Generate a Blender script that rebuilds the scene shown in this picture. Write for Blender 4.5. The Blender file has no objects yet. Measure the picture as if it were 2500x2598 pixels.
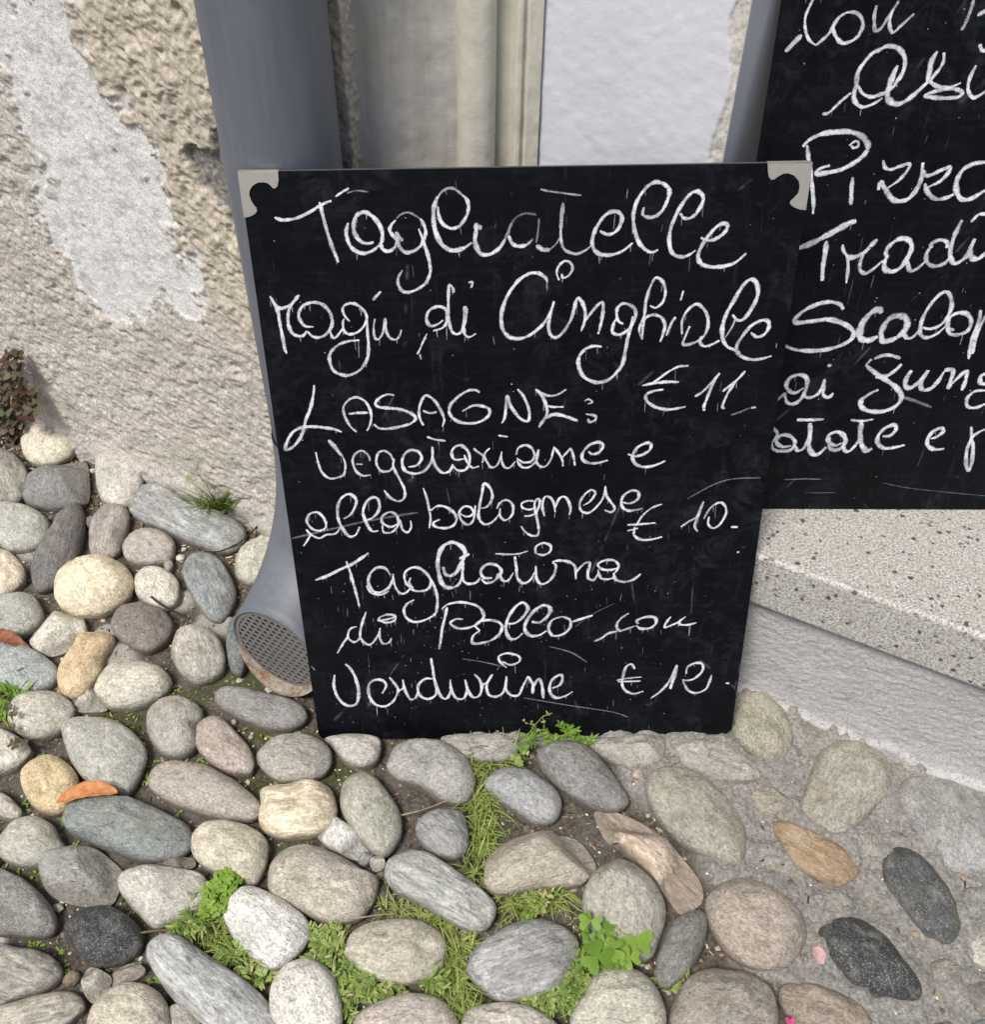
import bpy, math, random
import numpy as np
from mathutils import Matrix, Vector
random.seed(7)
SC = bpy.context.scene
PI = math.pi
# ------------------------------------------------------------------ camera
F, IW, IH = 2503.0, 2500.0, 2598.0
CAM = np.array([0.0, 0.0, 1.231])
_p, _r = math.radians(43.9), math.radians(1.1)
_right = np.array([1.0, 0, 0]); _up = np.array([0, math.sin(_p), math.cos(_p)])
FW = np.array([0, math.cos(_p), -math.sin(_p)])
RT = math.cos(_r) * _right + math.sin(_r) * _up
UP = -math.sin(_r) * _right + math.cos(_r) * _up
cd = bpy.data.cameras.new('camera'); cam = bpy.data.objects.new('camera', cd)
SC.collection.objects.link(cam); SC.camera = cam
cam.matrix_world = Matrix(((RT[0], UP[0], -FW[0], CAM[0]), (RT[1], UP[1], -FW[1], CAM[1]),
                           (RT[2], UP[2], -FW[2], CAM[2]), (0, 0, 0, 1)))
cd.sensor_fit = 'HORIZONTAL'; cd.sensor_width = 36; cd.lens = 36 * F / IW
cd.clip_start = .02; cd.clip_end = 200
# ------------------------------------------------------------------ light
w = bpy.data.worlds.new("World"); SC.world = w; w.use_nodes = True
nt = w.node_tree; nt.nodes.clear()
sky = nt.nodes.new('ShaderNodeTexSky'); sky.sky_type = 'NISHITA'; sky.sun_disc = False
SUN_EL, SUN_AZ = math.radians(60), math.radians(215)      # azimuth clockwise from +Y
sky.sun_elevation = SUN_EL; sky.sun_rotation = SUN_AZ
sky.air_density = 1.0; sky.dust_density = 2.5; sky.ozone_density = 1.2
bg = nt.nodes.new('ShaderNodeBackground'); bg.inputs['Strength'].default_value = 0.095
ow = nt.nodes.new('ShaderNodeOutputWorld')
nt.links.new(sky.outputs[0], bg.inputs[0]); nt.links.new(bg.outputs[0], ow.inputs[0])
sl = bpy.data.lights.new('sun', 'SUN'); sl.energy = 3.0; sl.angle = math.radians(18); sl.color = (1, .97, .93)
so = bpy.data.objects.new('sun', sl); SC.collection.objects.link(so)
sd = Vector((math.sin(SUN_AZ) * math.cos(SUN_EL), math.cos(SUN_AZ) * math.cos(SUN_EL), math.sin(SUN_EL)))
so.rotation_euler = sd.to_track_quat('Z', 'Y').to_euler()
SC.view_settings.view_transform = 'Standard'; SC.view_settings.look = 'None'
SC.view_settings.exposure = 0.2; SC.view_settings.gamma = 1; SC.view_settings.use_curve_mapping = False

# ------------------------------------------------------------------ helpers
def ray(x, y): return (x - IW / 2) / F * RT - (y - IH / 2) / F * UP + FW
def at(x, y, z=0.0):
    d = ray(x, y); t = (z - CAM[2]) / d[2]; return CAM + t * d
def hit(x, y, P0, N):
    d = ray(x, y); return CAM + (np.dot(N, P0 - CAM) / np.dot(N, d)) * d
def lin(c):
    return tuple((v / 255 / 12.92 if v <= 10 else ((v / 255 + .055) / 1.055) ** 2.4) for v in c)
def tag(o, label=None, cat=None, group=None, kind=None):
    if label: o['label'] = label
    if cat: o['category'] = cat
    if group: o['group'] = group
    if kind: o['kind'] = kind
    return o
def empty(name, loc=(0, 0, 0), rot=None):
    o = bpy.data.objects.new(name, None); SC.collection.objects.link(o); o.empty_display_size = .05
    o.location = loc
    if rot is not None: o.rotation_euler = rot
    return o
def link(name, me, mat, parent=None, loc=None, keep=True):
    o = bpy.data.objects.new(name, me); SC.collection.objects.link(o)
    if mat is not None and not me.materials: me.materials.append(mat)
    if loc is not None: o.location = loc
    if parent is not None:
        o.parent = parent
    return o
def mesh(name, V, Fc, smooth=True, cols=None, uvs=None):
    me = bpy.data.meshes.new(name)
    V = np.asarray(V, dtype=float)
    me.from_pydata(V.tolist(), [], [list(map(int, f)) for f in Fc])
    if smooth: me.polygons.foreach_set('use_smooth', [True] * len(me.polygons))
    if cols is not None:
        for k, arr in cols.items():
            a = me.color_attributes.new(k, 'FLOAT_COLOR', 'POINT')
            a.data.foreach_set('color', np.asarray(arr, dtype=np.float32).ravel())
    me.update(); return me
def grid_faces(nu, nv):
    i = np.arange(nu - 1)[:, None]; j = np.arange(nv - 1)[None, :]
    a = (i * nv + j).ravel(); return np.stack([a, a + nv, a + nv + 1, a + 1], 1)
def grid_mesh(name, V, nu, nv, cols=None, flip=False):
    Fc = grid_faces(nu, nv)
    if flip: Fc = Fc[:, ::-1]
    me = bpy.data.meshes.new(name); n = len(Fc)
    me.vertices.add(len(V)); me.vertices.foreach_set('co', np.asarray(V, dtype=np.float32).ravel())
    me.loops.add(n * 4); me.loops.foreach_set('vertex_index', Fc.ravel().astype(np.int32))
    me.polygons.add(n); me.polygons.foreach_set('loop_start', np.arange(0, n * 4, 4, dtype=np.int32))
    try: me.polygons.foreach_set('loop_total', np.full(n, 4, dtype=np.int32))
    except Exception: pass
    me.polygons.foreach_set('use_smooth', np.ones(n, dtype=bool))
    if cols is not None:
        for k, arr in cols.items():
            a = me.color_attributes.new(k, 'FLOAT_COLOR', 'POINT')
            a.data.foreach_set('color', np.asarray(arr, dtype=np.float32).ravel())
    me.update(); me.validate(); return me
# numpy gradient-ish noise ------------------------------------------------
def _h(i, j, k, s):
    n = (i * 374761393 + j * 668265263 + k * 2147483647 * 3 + s * 974711) & 0xffffffff
    n = ((n ^ (n >> 13)) * 1274126177) & 0xffffffff
    n = ((n ^ (n >> 16)) * 2246822519) & 0xffffffff
    return ((n ^ (n >> 15)) & 0xffff) / 65535.0 * 2 - 1
def vnoise(x, y, z=0.0, s=0):
    x = np.asarray(x, float); y = np.asarray(y, float); z = np.zeros_like(x) + z
    i = np.floor(x).astype(np.int64); j = np.floor(y).astype(np.int64); k = np.floor(z).astype(np.int64)
    fx, fy, fz = x - i, y - j, z - k
    u = fx * fx * fx * (fx * (fx * 6 - 15) + 10); v = fy * fy * fy * (fy * (fy * 6 - 15) + 10); t = fz * fz * fz * (fz * (fz * 6 - 15) + 10)
    def L(a, b, q): return a + (b - a) * q
    def P(kk): return L(L(_h(i, j, kk, s), _h(i + 1, j, kk, s), u), L(_h(i, j + 1, kk, s), _h(i + 1, j + 1, kk, s), u), v)
    return L(P(k), P(k + 1), t)
def fbm(x, y, z=0.0, o=4, s=0, g=.5):
    a, r, t = 1.0, 0, 0
    for q in range(o):
        r = r + a * vnoise(x * 2 ** q + 17.3 * q, y * 2 ** q + 5.1 * q, np.asarray(z) * 2 ** q, s + q); t += a; a *= g
    return r / t
def inpoly(px, py, poly):
    poly = np.asarray(poly); c = np.zeros(px.shape, bool); n = len(poly)
    for a in range(n):
        x1, y1 = poly[a]; x2, y2 = poly[(a + 1) % n]
        if y1 == y2: continue
        m = ((y1 > py) != (y2 > py)) & (px < (x2 - x1) * (py - y1) / (y2 - y1) + x1); c ^= m
    return c
def distpoly(px, py, poly):      # signed distance, + inside
    poly = np.asarray(poly); d = np.full(px.shape, 1e9); n = len(poly)
    for a in range(n):
        x1, y1 = poly[a]; x2, y2 = poly[(a + 1) % n]; dx, dy = x2 - x1, y2 - y1; L = dx * dx + dy * dy + 1e-12
        t = np.clip(((px - x1) * dx + (py - y1) * dy) / L, 0, 1)
        d = np.minimum(d, np.hypot(px - x1 - t * dx, py - y1 - t * dy))
    return np.where(inpoly(px, py, poly), d, -d)
def sst(a, b, x):
    t = np.clip((x - a) / (b - a), 0, 1); return t * t * (3 - 2 * t)
def catmull(P, n=6, closed=False):
    P = [np.asarray(p, float) for p in P]; N = len(P); out = []
    if N == 2: return [P[0] + (P[1] - P[0]) * t for t in np.linspace(0, 1, n + 1)]
    rng = range(N) if closed else range(N - 1)
    for i in rng:
        if closed: a, b, c, d = P[(i - 1) % N], P[i], P[(i + 1) % N], P[(i + 2) % N]
        else: a, b, c, d = P[max(i - 1, 0)], P[i], P[i + 1], P[min(i + 2, N - 1)]
        for k in range(n):
            t = k / n
            out.append(.5 * ((2 * b) + (c - a) * t + (2 * a - 5 * b + 4 * c - d) * t * t + (3 * b - a - 3 * c + d) * t ** 3))
    if not closed: out.append(P[-1])
    return out
def nums(s):
    v = [float(q) for q in s.replace(',', ' ').split()]; return [(v[i], v[i + 1]) for i in range(0, len(v) - 1, 2)]
def axis_spaced(lo, hi, d, far_lo, far_hi, g=1.35):
    a = list(np.arange(lo, hi + d / 2, d)); st = d
    while a[-1] < far_hi: st *= g; a.append(a[-1] + st)
    st = d
    while a[0] > far_lo: st *= g; a.insert(0, a[0] - st)
    return np.array(a)

# ------------------------------------------------------------------ materials
class NT:
    def __init__(s, name):
        s.m = bpy.data.materials.new(name); s.m.use_nodes = True; s.t = s.m.node_tree; s.t.nodes.clear()
        s.out = s.n('ShaderNodeOutputMaterial'); s.b = s.n('ShaderNodeBsdfPrincipled'); s.l(s.b.outputs[0], s.out.inputs[0])
        s.b.inputs['Specular IOR Level'].default_value = .3
    def n(s, t, **k):
        q = s.t.nodes.new(t)
        for a, b in k.items(): setattr(q, a, b)
        return q
    def l(s, a, b): s.t.links.new(a, b)
    def set(s, sock, v):
        if hasattr(v, 'is_linked') or isinstance(v, bpy.types.NodeSocket): s.l(v, sock)
        elif isinstance(v, (tuple, list)) and len(v) == 3 and sock.type == 'RGBA': sock.default_value = (*v, 1)
        else: sock.default_value = v
    def coord(s, scale=(1, 1, 1), kind='Object', rnd=False, rot=(0, 0, 0)):
        c = s.n('ShaderNodeTexCoord'); mp = s.n('ShaderNodeMapping'); s.l(c.outputs[kind], mp.inputs[0])
        mp.inputs['Scale'].default_value = scale; mp.inputs['Rotation'].default_value = rot
        if rnd:
            oi = s.n('ShaderNodeObjectInfo'); mu = s.math('MULTIPLY', oi.outputs['Random'], 37.0)
            cb = s.n('ShaderNodeCombineXYZ'); s.l(mu, cb.inputs[0]); s.l(mu, cb.inputs[1]); s.l(mu, cb.inputs[2]); s.l(cb.outputs[0], mp.inputs['Location'])
        return mp.outputs[0]
    def noise(s, vec, scale, detail=4, rough=.55, dist=0.0):
        q = s.n('ShaderNodeTexNoise'); s.l(vec, q.inputs['Vector']); q.inputs['Scale'].default_value = scale
        q.inputs['Detail'].default_value = detail; q.inputs['Roughness'].default_value = rough; q.inputs['Distortion'].default_value = dist
        return q.outputs['Fac']
    def voro(s, vec, scale, feat='F1'):
        q = s.n('ShaderNodeTexVoronoi', feature=feat); s.l(vec, q.inputs['Vector']); q.inputs['Scale'].default_value = scale
        return q.outputs['Distance']
    def ramp(s, fac, stops):
        q = s.n('ShaderNodeValToRGB'); s.l(fac, q.inputs[0]); e = q.color_ramp.elements
        while len(e) < len(stops): e.new(.5)
        for i, (p, c) in enumerate(stops):
            e[i].position = p; e[i].color = (*c, 1) if isinstance(c, tuple) else (c, c, c, 1)
        return q.outputs[0]
    def math(s, op, a, b=0.0, clamp=False):
        q = s.n('ShaderNodeMath', operation=op, use_clamp=clamp); s.set(q.inputs[0], a); s.set(q.inputs[1], b); return q.outputs[0]
    def mix(s, fac, a, b, mode='MIX'):
        q = s.n('ShaderNodeMix', data_type='RGBA', blend_type=mode); s.set(q.inputs[0], fac); s.set(q.inputs[6], a); s.set(q.inputs[7], b); return q.outputs[2]
    def attr(s, name, kind='GEOMETRY'):
        return s.n('ShaderNodeAttribute', attribute_name=name, attribute_type=kind)
    def sep(s, col):
        q = s.n('ShaderNodeSeparateColor'); s.l(col, q.inputs[0]); return q.outputs
    def bump(s, h, strength=.5, dist=.001, prev=None):
        q = s.n('ShaderNodeBump'); s.l(h, q.inputs['Height']); q.inputs['Strength'].default_value = strength; q.inputs['Distance'].default_value = dist
        if prev is not None: s.l(prev, q.inputs['Normal'])
        return q.outputs[0]
    def done(s, col=None, rough=None, normal=None, spec=None, metal=None):
        if col is not None: s.set(s.b.inputs['Base Color'], col)
        if rough is not None: s.set(s.b.inputs['Roughness'], rough)
        if normal is not None: s.l(normal, s.b.inputs['Normal'])
        if spec is not None: s.set(s.b.inputs['Specular IOR Level'], spec)
        if metal is not None: s.set(s.b.inputs['Metallic'], metal)
        return s.m
def scalecol(m, col, f):      # colour times a grey factor socket
    q = m.n('ShaderNodeVectorMath', operation='SCALE'); m.set(q.inputs[0], col); m.set(q.inputs['Scale'], f); return q.outputs[0]

def stone_mat(style):
    m = NT('stone_' + style); oi = m.n('ShaderNodeObjectInfo'); base = oi.outputs['Color']
    v = m.coord(rnd=True)
    # softly warped coordinates so that bands bend
    band = (.16, 1, 1) if style in ('banded', 'layered') else ((.55, 1, 1))
    vb = m.coord(scale=band, rnd=True)
    n1 = m.noise(vb, 55, 6, .62, .6); n2 = m.noise(vb, 330, 4, .7); n3 = m.noise(v, 16, 3, .5, .3)
    nf = m.noise(v, 900, 2, .6)
    f = m.math('ADD', m.math('MULTIPLY', m.ramp(n1, [(.3, .0), (.7, 1.0)]), .62 if style == 'banded' else .40), .74 if style == 'banded' else .84)
    f = m.math('MULTIPLY', f, m.math('ADD', m.math('MULTIPLY', m.ramp(n2, [(.34, 0.0), (.66, 1.0)]), .75), .66))
    f = m.math('MULTIPLY', f, m.math('ADD', m.math('MULTIPLY', m.ramp(n3, [(.3, 0.0), (.7, 1.0)]), .30), .92))
    n5 = m.noise(v, 130, 5, .7, .3); f = m.math('MULTIPLY', f, m.math('ADD', m.math('MULTIPLY', m.ramp(n5, [(.36, 0.0), (.64, 1.0)]), .42), .80))
    pit = m.ramp(m.math('ADD', m.voro(v, 260), m.math('MULTIPLY', m.noise(v, 90, 3, .6), .8)), [(.40, 0.0), (.55, 1.0)])
    f = m.math('MULTIPLY', f, m.math('ADD', m.math('MULTIPLY', pit, .28), .72))
    col = scalecol(m, base, f)
    if style in ('granite', 'plain', 'dark'):
        sp = m.voro(v, 420 if style == 'granite' else 700)
        ns = m.noise(v, 260, 2, .7)
        k = m.math('MULTIPLY', m.ramp(ns, [(.44, 0.0), (.56, 1.0)]), m.ramp(sp, [(.15, 1.0), (.5, 0.0)]))
        col = m.mix(m.math('MULTIPLY', k, .75 if style == 'granite' else .28), col, (.055, .055, .06))
        kw = m.ramp(m.noise(v, 480, 2, .6), [(.60, 0.0), (.68, 1.0)])
        col = m.mix(m.math('MULTIPLY', kw, .55 if style != 'dark' else .45), col, scalecol(m, base, 1.7) if style != 'dark' else (.33, .33, .31))
    if style == 'banded':
        kb = m.ramp(m.noise(m.coord(scale=(.10, 1, 1), rnd=True), 150, 4, .6, .8), [(.5, 0.0), (.62, 1.0)])
        col = m.mix(m.math('MULTIPLY', kb, .4), col, (.09, .09, .10))
    if style == 'layered':
        kb = m.ramp(m.noise(m.coord(scale=(.2, 1, 1), rnd=True), 60, 4, .6, 1.2), [(.45, 0.0), (.6, 1.0)])
        col = m.mix(m.math('MULTIPLY', kb, .5), col, (.40, .30, .15))
    fl = m.ramp(m.noise(v, 420, 2, .8), [(.58, 0.0), (.64, 1.0)]); col = m.mix(m.math('MULTIPLY', fl, .38), col, (.62, .60, .56))
    fd = m.ramp(m.noise(v, 370, 3, .8), [(.36, 1.0), (.42, 0.0)]); col = m.mix(m.math('MULTIPLY', fd, .42), col, (.07, .068, .066))
    # ochre stains, pale dust
    st = m.ramp(m.noise(v, 22, 4, .6, .4), [(.56, 0.0), (.72, 1.0)])
    col = m.mix(m.math('MULTIPLY', st, .30), col, (.30, .23, .13))
    dust = m.ramp(m.noise(v, 30, 5, .65, .2), [(.52, 0.0), (.70, 1.0)])
    col = m.mix(m.math('MULTIPLY', dust, .30), col, (.50, .48, .43))
    # veins
    vn = m.voro(m.coord(scale=(.5, 1, .8), rnd=True), 26, 'DISTANCE_TO_EDGE')
    vk = m.math('MULTIPLY', m.ramp(vn, [(.0, 1.0), (.035, 0.0)]), m.ramp(n3, [(.5, 0.0), (.6, 1.0)]))
    col = m.mix(m.math('MULTIPLY', vk, .22), col, (.5, .49, .46))
    sx = m.n('ShaderNodeSeparateXYZ'); m.l(m.n('ShaderNodeTexCoord').outputs['Object'], sx.inputs[0])
    hd = m.math('ADD', sx.outputs[2], m.math('MULTIPLY', m.math('SUBTRACT', m.noise(v, 70, 4, .7), .5), .022))
    soil = m.ramp(hd, [(.0005, 1.0), (.0085, 0.0)])
    col = m.mix(m.math('MULTIPLY', soil, .6), col, m.ramp(n2, [(.3, (.085, .07, .052)), (.7, (.24, .21, .17))]))
    cr = m.voro(m.coord(scale=(.35, 1, 1), rnd=True, rot=(.3, .2, .5)), 34, 'DISTANCE_TO_EDGE'); ck = m.math('MULTIPLY', m.ramp(m.math('ADD', cr, m.math('MULTIPLY', n2, .05)), [(.022, 1.0), (.05, 0.0)]), m.ramp(m.noise(v, 35, 2), [(.50, 0.0), (.58, 1.0)]))
    col = m.mix(m.math('MULTIPLY', ck, .28), col, (.07, .062, .055))
    h = m.math('ADD', m.math('MULTIPLY', n2, .6), m.math('MULTIPLY', nf, .4)); h = m.math('SUBTRACT', h, m.math('MULTIPLY', ck, .35))
    nb = m.bump(n1, .6, .005); nb = m.bump(n5, .7, .0035, nb); nb = m.bump(h, .8, .0022, nb); nb = m.bump(pit, .35, .0012, nb)
    return m.done(col, m.math('ADD', m.math('MULTIPLY', n1, .25), .52 if style != 'dark' else .33), nb, .35)
SM = {k: stone_mat(v) for k, v in dict(p='plain', b='banded', g='granite', d='dark', l='layered').items()}

def ground_mat():
    m = NT('soil_and_mortar'); a = m.sep(m.attr('mask').outputs['Color']); v = m.coord()
    n1 = m.noise(v, 26, 6, .65, .3); n2 = m.noise(v, 210, 5, .75); n3 = m.noise(v, 700, 3, .7)
    soil = m.ramp(n2, [(.32, (.030, .024, .019)), (.5, (.095, .078, .060)), (.62, (.19, .165, .13)), (.70, (.40, .37, .32))])
    soil = m.mix(m.ramp(n1, [(.4, 0.0), (.65, .8)]), soil, m.ramp(n3, [(.3, (.095, .083, .068)), (.7, (.25, .228, .195))]))
    mor = m.ramp(n2, [(.33, (.13, .12, .10)), (.5, (.30, .282, .25)), (.66, (.55, .525, .475))])
    mor = m.mix(m.ramp(n1, [(.35, 0.0), (.7, .6)]), mor, m.ramp(n3, [(.3, (.19, .178, .155)), (.7, (.43, .408, .365))]))
    sp = m.ramp(m.voro(v, 520), [(.08, 1.0), (.16, 0.0)])
    mor = m.mix(m.math('MULTIPLY', sp, .6), mor, (.07, .065, .06))
    col = m.mix(a[0], soil, mor)
    pale = m.ramp(n2, [(.25, (.26, .25, .22)), (.75, (.52, .50, .45))])
    col = m.mix(a[1], col, pale)
    moss = m.ramp(n3, [(.3, (.035, .045, .012)), (.6, (.095, .115, .030)), (.75, (.19, .21, .06))])
    mm = m.math('MULTIPLY', a[2], m.ramp(m.noise(v, 120, 4, .7), [(.38, 0.0), (.55, 1.0)]))
    col = m.mix(mm, col, moss)
    nb = m.bump(n1, .5, .004); nb = m.bump(n2, .9, .0035, nb); nb = m.bump(n3, .6, .001, nb)
    return m.done(col, .92, nb, .2)

def simple(name, col, rough=.6, var=.15, scale=60, bump=.2, bd=.001, spec=.3, metal=0, rnd=False):
    m = NT(name); v = m.coord(rnd=rnd); n = m.noise(v, scale, 5, .6)
    f = m.math('ADD', m.math('MULTIPLY', n, 2 * var), 1 - var)
    return m.done(scalecol(m, col, f), rough, m.bump(n, bump, bd), spec, metal)

def leaf_mat(name, c1, c2, rough=.5, sub=True):
    m = NT(name); a = m.attr('tint'); s = m.sep(a.outputs['Color']); v = m.coord()
    col = m.mix(s[0], c1, c2)
    col = m.mix(s[1], col, (.55, .46, .25))
    n = m.noise(v, 300, 3); col = scalecol(m, col, m.math('ADD', m.math('MULTIPLY', n, .6), .7))
    m.done(col, rough, m.bump(n, .3, .0005), .35)
    tr = m.n('ShaderNodeBsdfTranslucent'); m.l(col, tr.inputs[0]); mx = m.n('ShaderNodeMixShader'); mx.inputs[0].default_value = .28
    m.l(m.b.outputs[0], mx.inputs[1]); m.l(tr.outputs[0], mx.inputs[2]); m.l(mx.outputs[0], m.out.inputs[0])
    return m.m

# ------------------------------------------------------------------ street frame
UA = np.array([.8953, -.4454, 0]); NA = np.array([-.4454, -.8953, 0])      # along the street wall, and out of it
A0 = np.array([-.378, 1.223, 0]); EC = np.array([-.174, 1.1215, 0])          # wall foot point, wall end corner
S0 = np.array([.379, .896, 0])                                              # step foot
def on_wall(x, y):
    P = hit(x, y, A0, NA); return (float(np.dot(EC - P, UA)), float(P[2]))   # s measured leftwards from the corner
def tozoom(s, x0, y0, k): return [(x0 + x / k, y0 + y / k) for x, y in nums(s)]
K9 = 2.0956
patch = [on_wall(*p) for p in catmull(tozoom('-250,-80 325,-80 325,0 335,60 375,90 375,170 362,230 430,280 490,380 510,460 545,540 600,580 680,620 732,640 770,720 800,790 850,840 870,920 860,990 890,1090 940,1180 960,1270 1020,1370 1062,1450 1075,1530 1042,1570 1065,1650 1045,1695 980,1690 930,1640 880,1590 850,1560 812,1580 800,1622 775,1640 775,1700 760,1720 720,1690 640,1720 590,1710 550,1680 520,1620 450,1560 390,1500 370,1420 330,1330 280,1310 240,1200 205,1090 185,1000 195,930 185,850 150,740 100,650 60,550 40,460 50,410 0,375 -200,370', 0, 0, K9), 3)]
hole = [on_wall(*p) for p in catmull(tozoom('975,790 1050,768 1100,812 1122,818 1118,700 1170,690 1400,690 1400,1190 1230,1190 1200,1130 1110,1040 1020,930 985,870', 0, 0, K9), 3)]
PL1 = on_wall(155, 0); PL2 = on_wall(505, 720)

def wall_mat():
    m = NT('old_plaster'); at_ = m.attr('mask'); a = m.sep(at_.outputs['Color']); v = m.coord()
    vs = m.coord(scale=(.25, 1, 1), rot=(0, 0, 0))
    n1 = m.noise(v, 9, 5, .6); n2 = m.noise(v, 160, 5, .7); n3 = m.noise(v, 600, 3, .7); ns = m.noise(vs, 150, 5, .7)
    stucco = m.ramp(n2, [(.3, (.36, .305, .225)), (.5, (.57, .50, .39)), (.70, (.74, .675, .56))])
    smooth = m.ramp(m.noise(v, 230, 5, .75), [(.34, (.27, .235, .195)), (.48, (.53, .48, .415)), (.66, (.78, .73, .665))])
    col = m.mix(a[1], smooth, stucco)
    col = m.mix(m.math('MULTIPLY', m.ramp(n1, [(.45, 0.0), (.65, 1.0)]), .4), col, m.ramp(n2, [(.3, (.33, .29, .23)), (.7, (.56, .51, .43))]))
    pc = m.ramp(n3, [(.34, (.30, .285, .255)), (.44, (.74, .72, .68)), (.60, (.92, .90, .865))])
    pc = m.mix(m.ramp(m.noise(v, 45, 5, .7), [(.32, .65), (.52, 0.0)]), pc, m.ramp(n2, [(.3, (.22, .21, .19)), (.7, (.46, .44, .41))]))
    sp = m.ramp(m.voro(v, 330), [(.07, 1.0), (.13, 0.0)]); pc = m.mix(m.math('MULTIPLY', sp, .55), pc, (.13, .12, .11))
    col = m.mix(a[0], col, pc)
    dk = m.ramp(n2, [(.3, (.10, .09, .08)), (.6, (.33, .31, .28)), (.75, (.55, .53, .50))])
    col = m.mix(a[2], col, dk)
    foot = m.ramp(n2, [(.3, (.30, .28, .25)), (.7, (.55, .52, .475))])
    col = m.mix(m.math('SUBTRACT', 1.0, at_.outputs['Alpha']), col, foot)
    nb = m.bump(n2, .6, .003); nb = m.bump(n3, .5, .0010, nb)
    return m.done(col, .9, nb, .2)

S = axis_spaced(-.055, 1.02, .0022, -.06, 5.0); S[0] = max(S[0], -.06)
Z = axis_spaced(-.02, 1.02, .0023, -.12, 2.9)
ss, zz = np.meshgrid(S, Z, indexing='ij'); sf, zf = ss.ravel(), zz.ravel()
wj = .010 * fbm(sf * 55, zf * 55, 0, 5, 5)
dp = distpoly(sf + wj, zf + .010 * fbm(sf * 55, zf * 55, 9, 5, 8), patch)
flk = sst(.18, .30, fbm(sf * 48, zf * 60, 3, 4, 12)) * sst(-.030, -.004, dp) ; isl = sst(.30, .38, fbm(sf * 40, zf * 40, 6, 4, 13)) * (1 - sst(.006, .05, dp))
mp_ = np.maximum(sst(-.0008, .0012, dp) * (1 - isl), flk * (dp < 0) * .9)
dh = distpoly(sf + wj, zf - wj, hole); mh = sst(-.0012, .002, dh)
# rough coat right of the patch and fading towards the foot
lx, lz = PL2[0] - PL1[0], PL2[1] - PL1[1]
side = ((sf - PL1[0]) * lz - (zf - PL1[1]) * lx)
right = 1 - sst(-.02, .03, np.where(np.sign(lz) < 0, -1, 1) * side / math.hypot(lx, lz) * 1.0) if False else None
xl = PL1[0] + lx * (zf - PL1[1]) / lz
mr = (1 - sst(-.02, .04, sf - xl)) * sst(.28, .50, zf + .05 * fbm(sf * 14, zf * 14, 0, 2, 3))
b1 = fbm(sf * 95, zf * 95, 0, 3, 11); b2 = fbm(sf * 38, zf * 38, 2, 3, 21)
bil = 1 - np.abs(fbm(sf * 70 + 1.5 * b2, zf * 80 + 1.5 * b2, 0, 3, 31)) * 2.2
rough = .0032 * b1 + .0034 * b2 + .0026 * bil
rough -= .0035 * sst(.62, .8, fbm(sf * 55, zf * 55, 4, 2, 41)) * 1.0
stk = .0012 * fbm(sf * 42 + zf * 20, zf * 115 - sf * 45, 0, 4, 51) * (.5 + sst(-.3, .4, fbm(sf * 12, zf * 12, 0, 2, 57))) + .0021 * fbm(sf * 120, zf * 150, 0, 3, 61) + .0034 * fbm(sf * 42, zf * 50, 3, 3, 63) - .0030 * sst(.30, .5, fbm(sf * 60, zf * 70, 8, 3, 64)) + .0025 * fbm(sf * 9, zf * 9, 0, 2, 66)
fine = .0007 * fbm(sf * 220, zf * 220, 0, 3, 71)
hgt = mr * rough + (1 - mr) * (stk + .25 * rough * .6)
hgt = hgt * (1 - mp_) + mp_ * (-.0045 + .0016 * fbm(sf * 20, zf * 20, 0, 3, 81) + fine * 1.3 + .0008 * fbm(sf * 110, zf * 60, 0, 3, 84))
hgt = hgt * (1 - mh) + mh * (-.010 + .0045 * fbm(sf * 60, zf * 60, 0, 4, 91) + fine)
# bulge of the wall towards its foot on the left, thin lip at the foot
foot = 1 - sst(.0, .055, zf + .02 * fbm(sf * 12, zf * 3, 0, 3, 14))
hgt += .012 * (1 - sst(0, .05, zf)) * (1 + .4 * fbm(sf * 25, zf * 25, 0, 2, 15)) + .020 * np.exp(-((sf - .62) / .18) ** 2) * (1 - sst(0, .5, zf)) * 0
pit = np.zeros_like(sf)
for (qx, qy, r) in [(287, 393, .0035), (410, 748, .006), (362, 247, .004), (310, 235, .006), (208, 580, .002), (560, 935, .004), (443, 20, .006), (470, 45, .005), (470, 490, .006), (435, 500, .004)]:
    c = on_wall(qx, qy); d = np.hypot(sf - c[0], (zf - c[1]) * .8) / r; pit = np.maximum(pit, np.exp(-d ** 2))
hgt -= .006 * pit
d0 = np.minimum(sf, 0)                        # beyond the corner the skin turns inwards
base = EC[None, :] - np.maximum(sf, 0)[:, None] * UA[None, :] + d0[:, None] * NA[None, :]
tn = sst(-.004, .012, sf)[:, None]; nrm = tn * NA[None, :] + (1 - tn) * UA[None, :]
V = base + hgt[:, None] * nrm; V[:, 2] = zf
V[:, :3] -= EC
me = grid_mesh('old_wall', V, len(S), len(Z), {'mask': np.stack([mp_ * (1 - mh), mr, np.clip(mh + pit * .8, 0, 1), 1 - foot * (1 - mp_) * .75], 1)}, flip=False)
wallo = link('plastered_wall', me, wall_mat(), loc=EC)
tag(wallo, 'rough beige plastered house wall with a large grey peeled patch, left of the pipe', 'wall')

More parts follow.
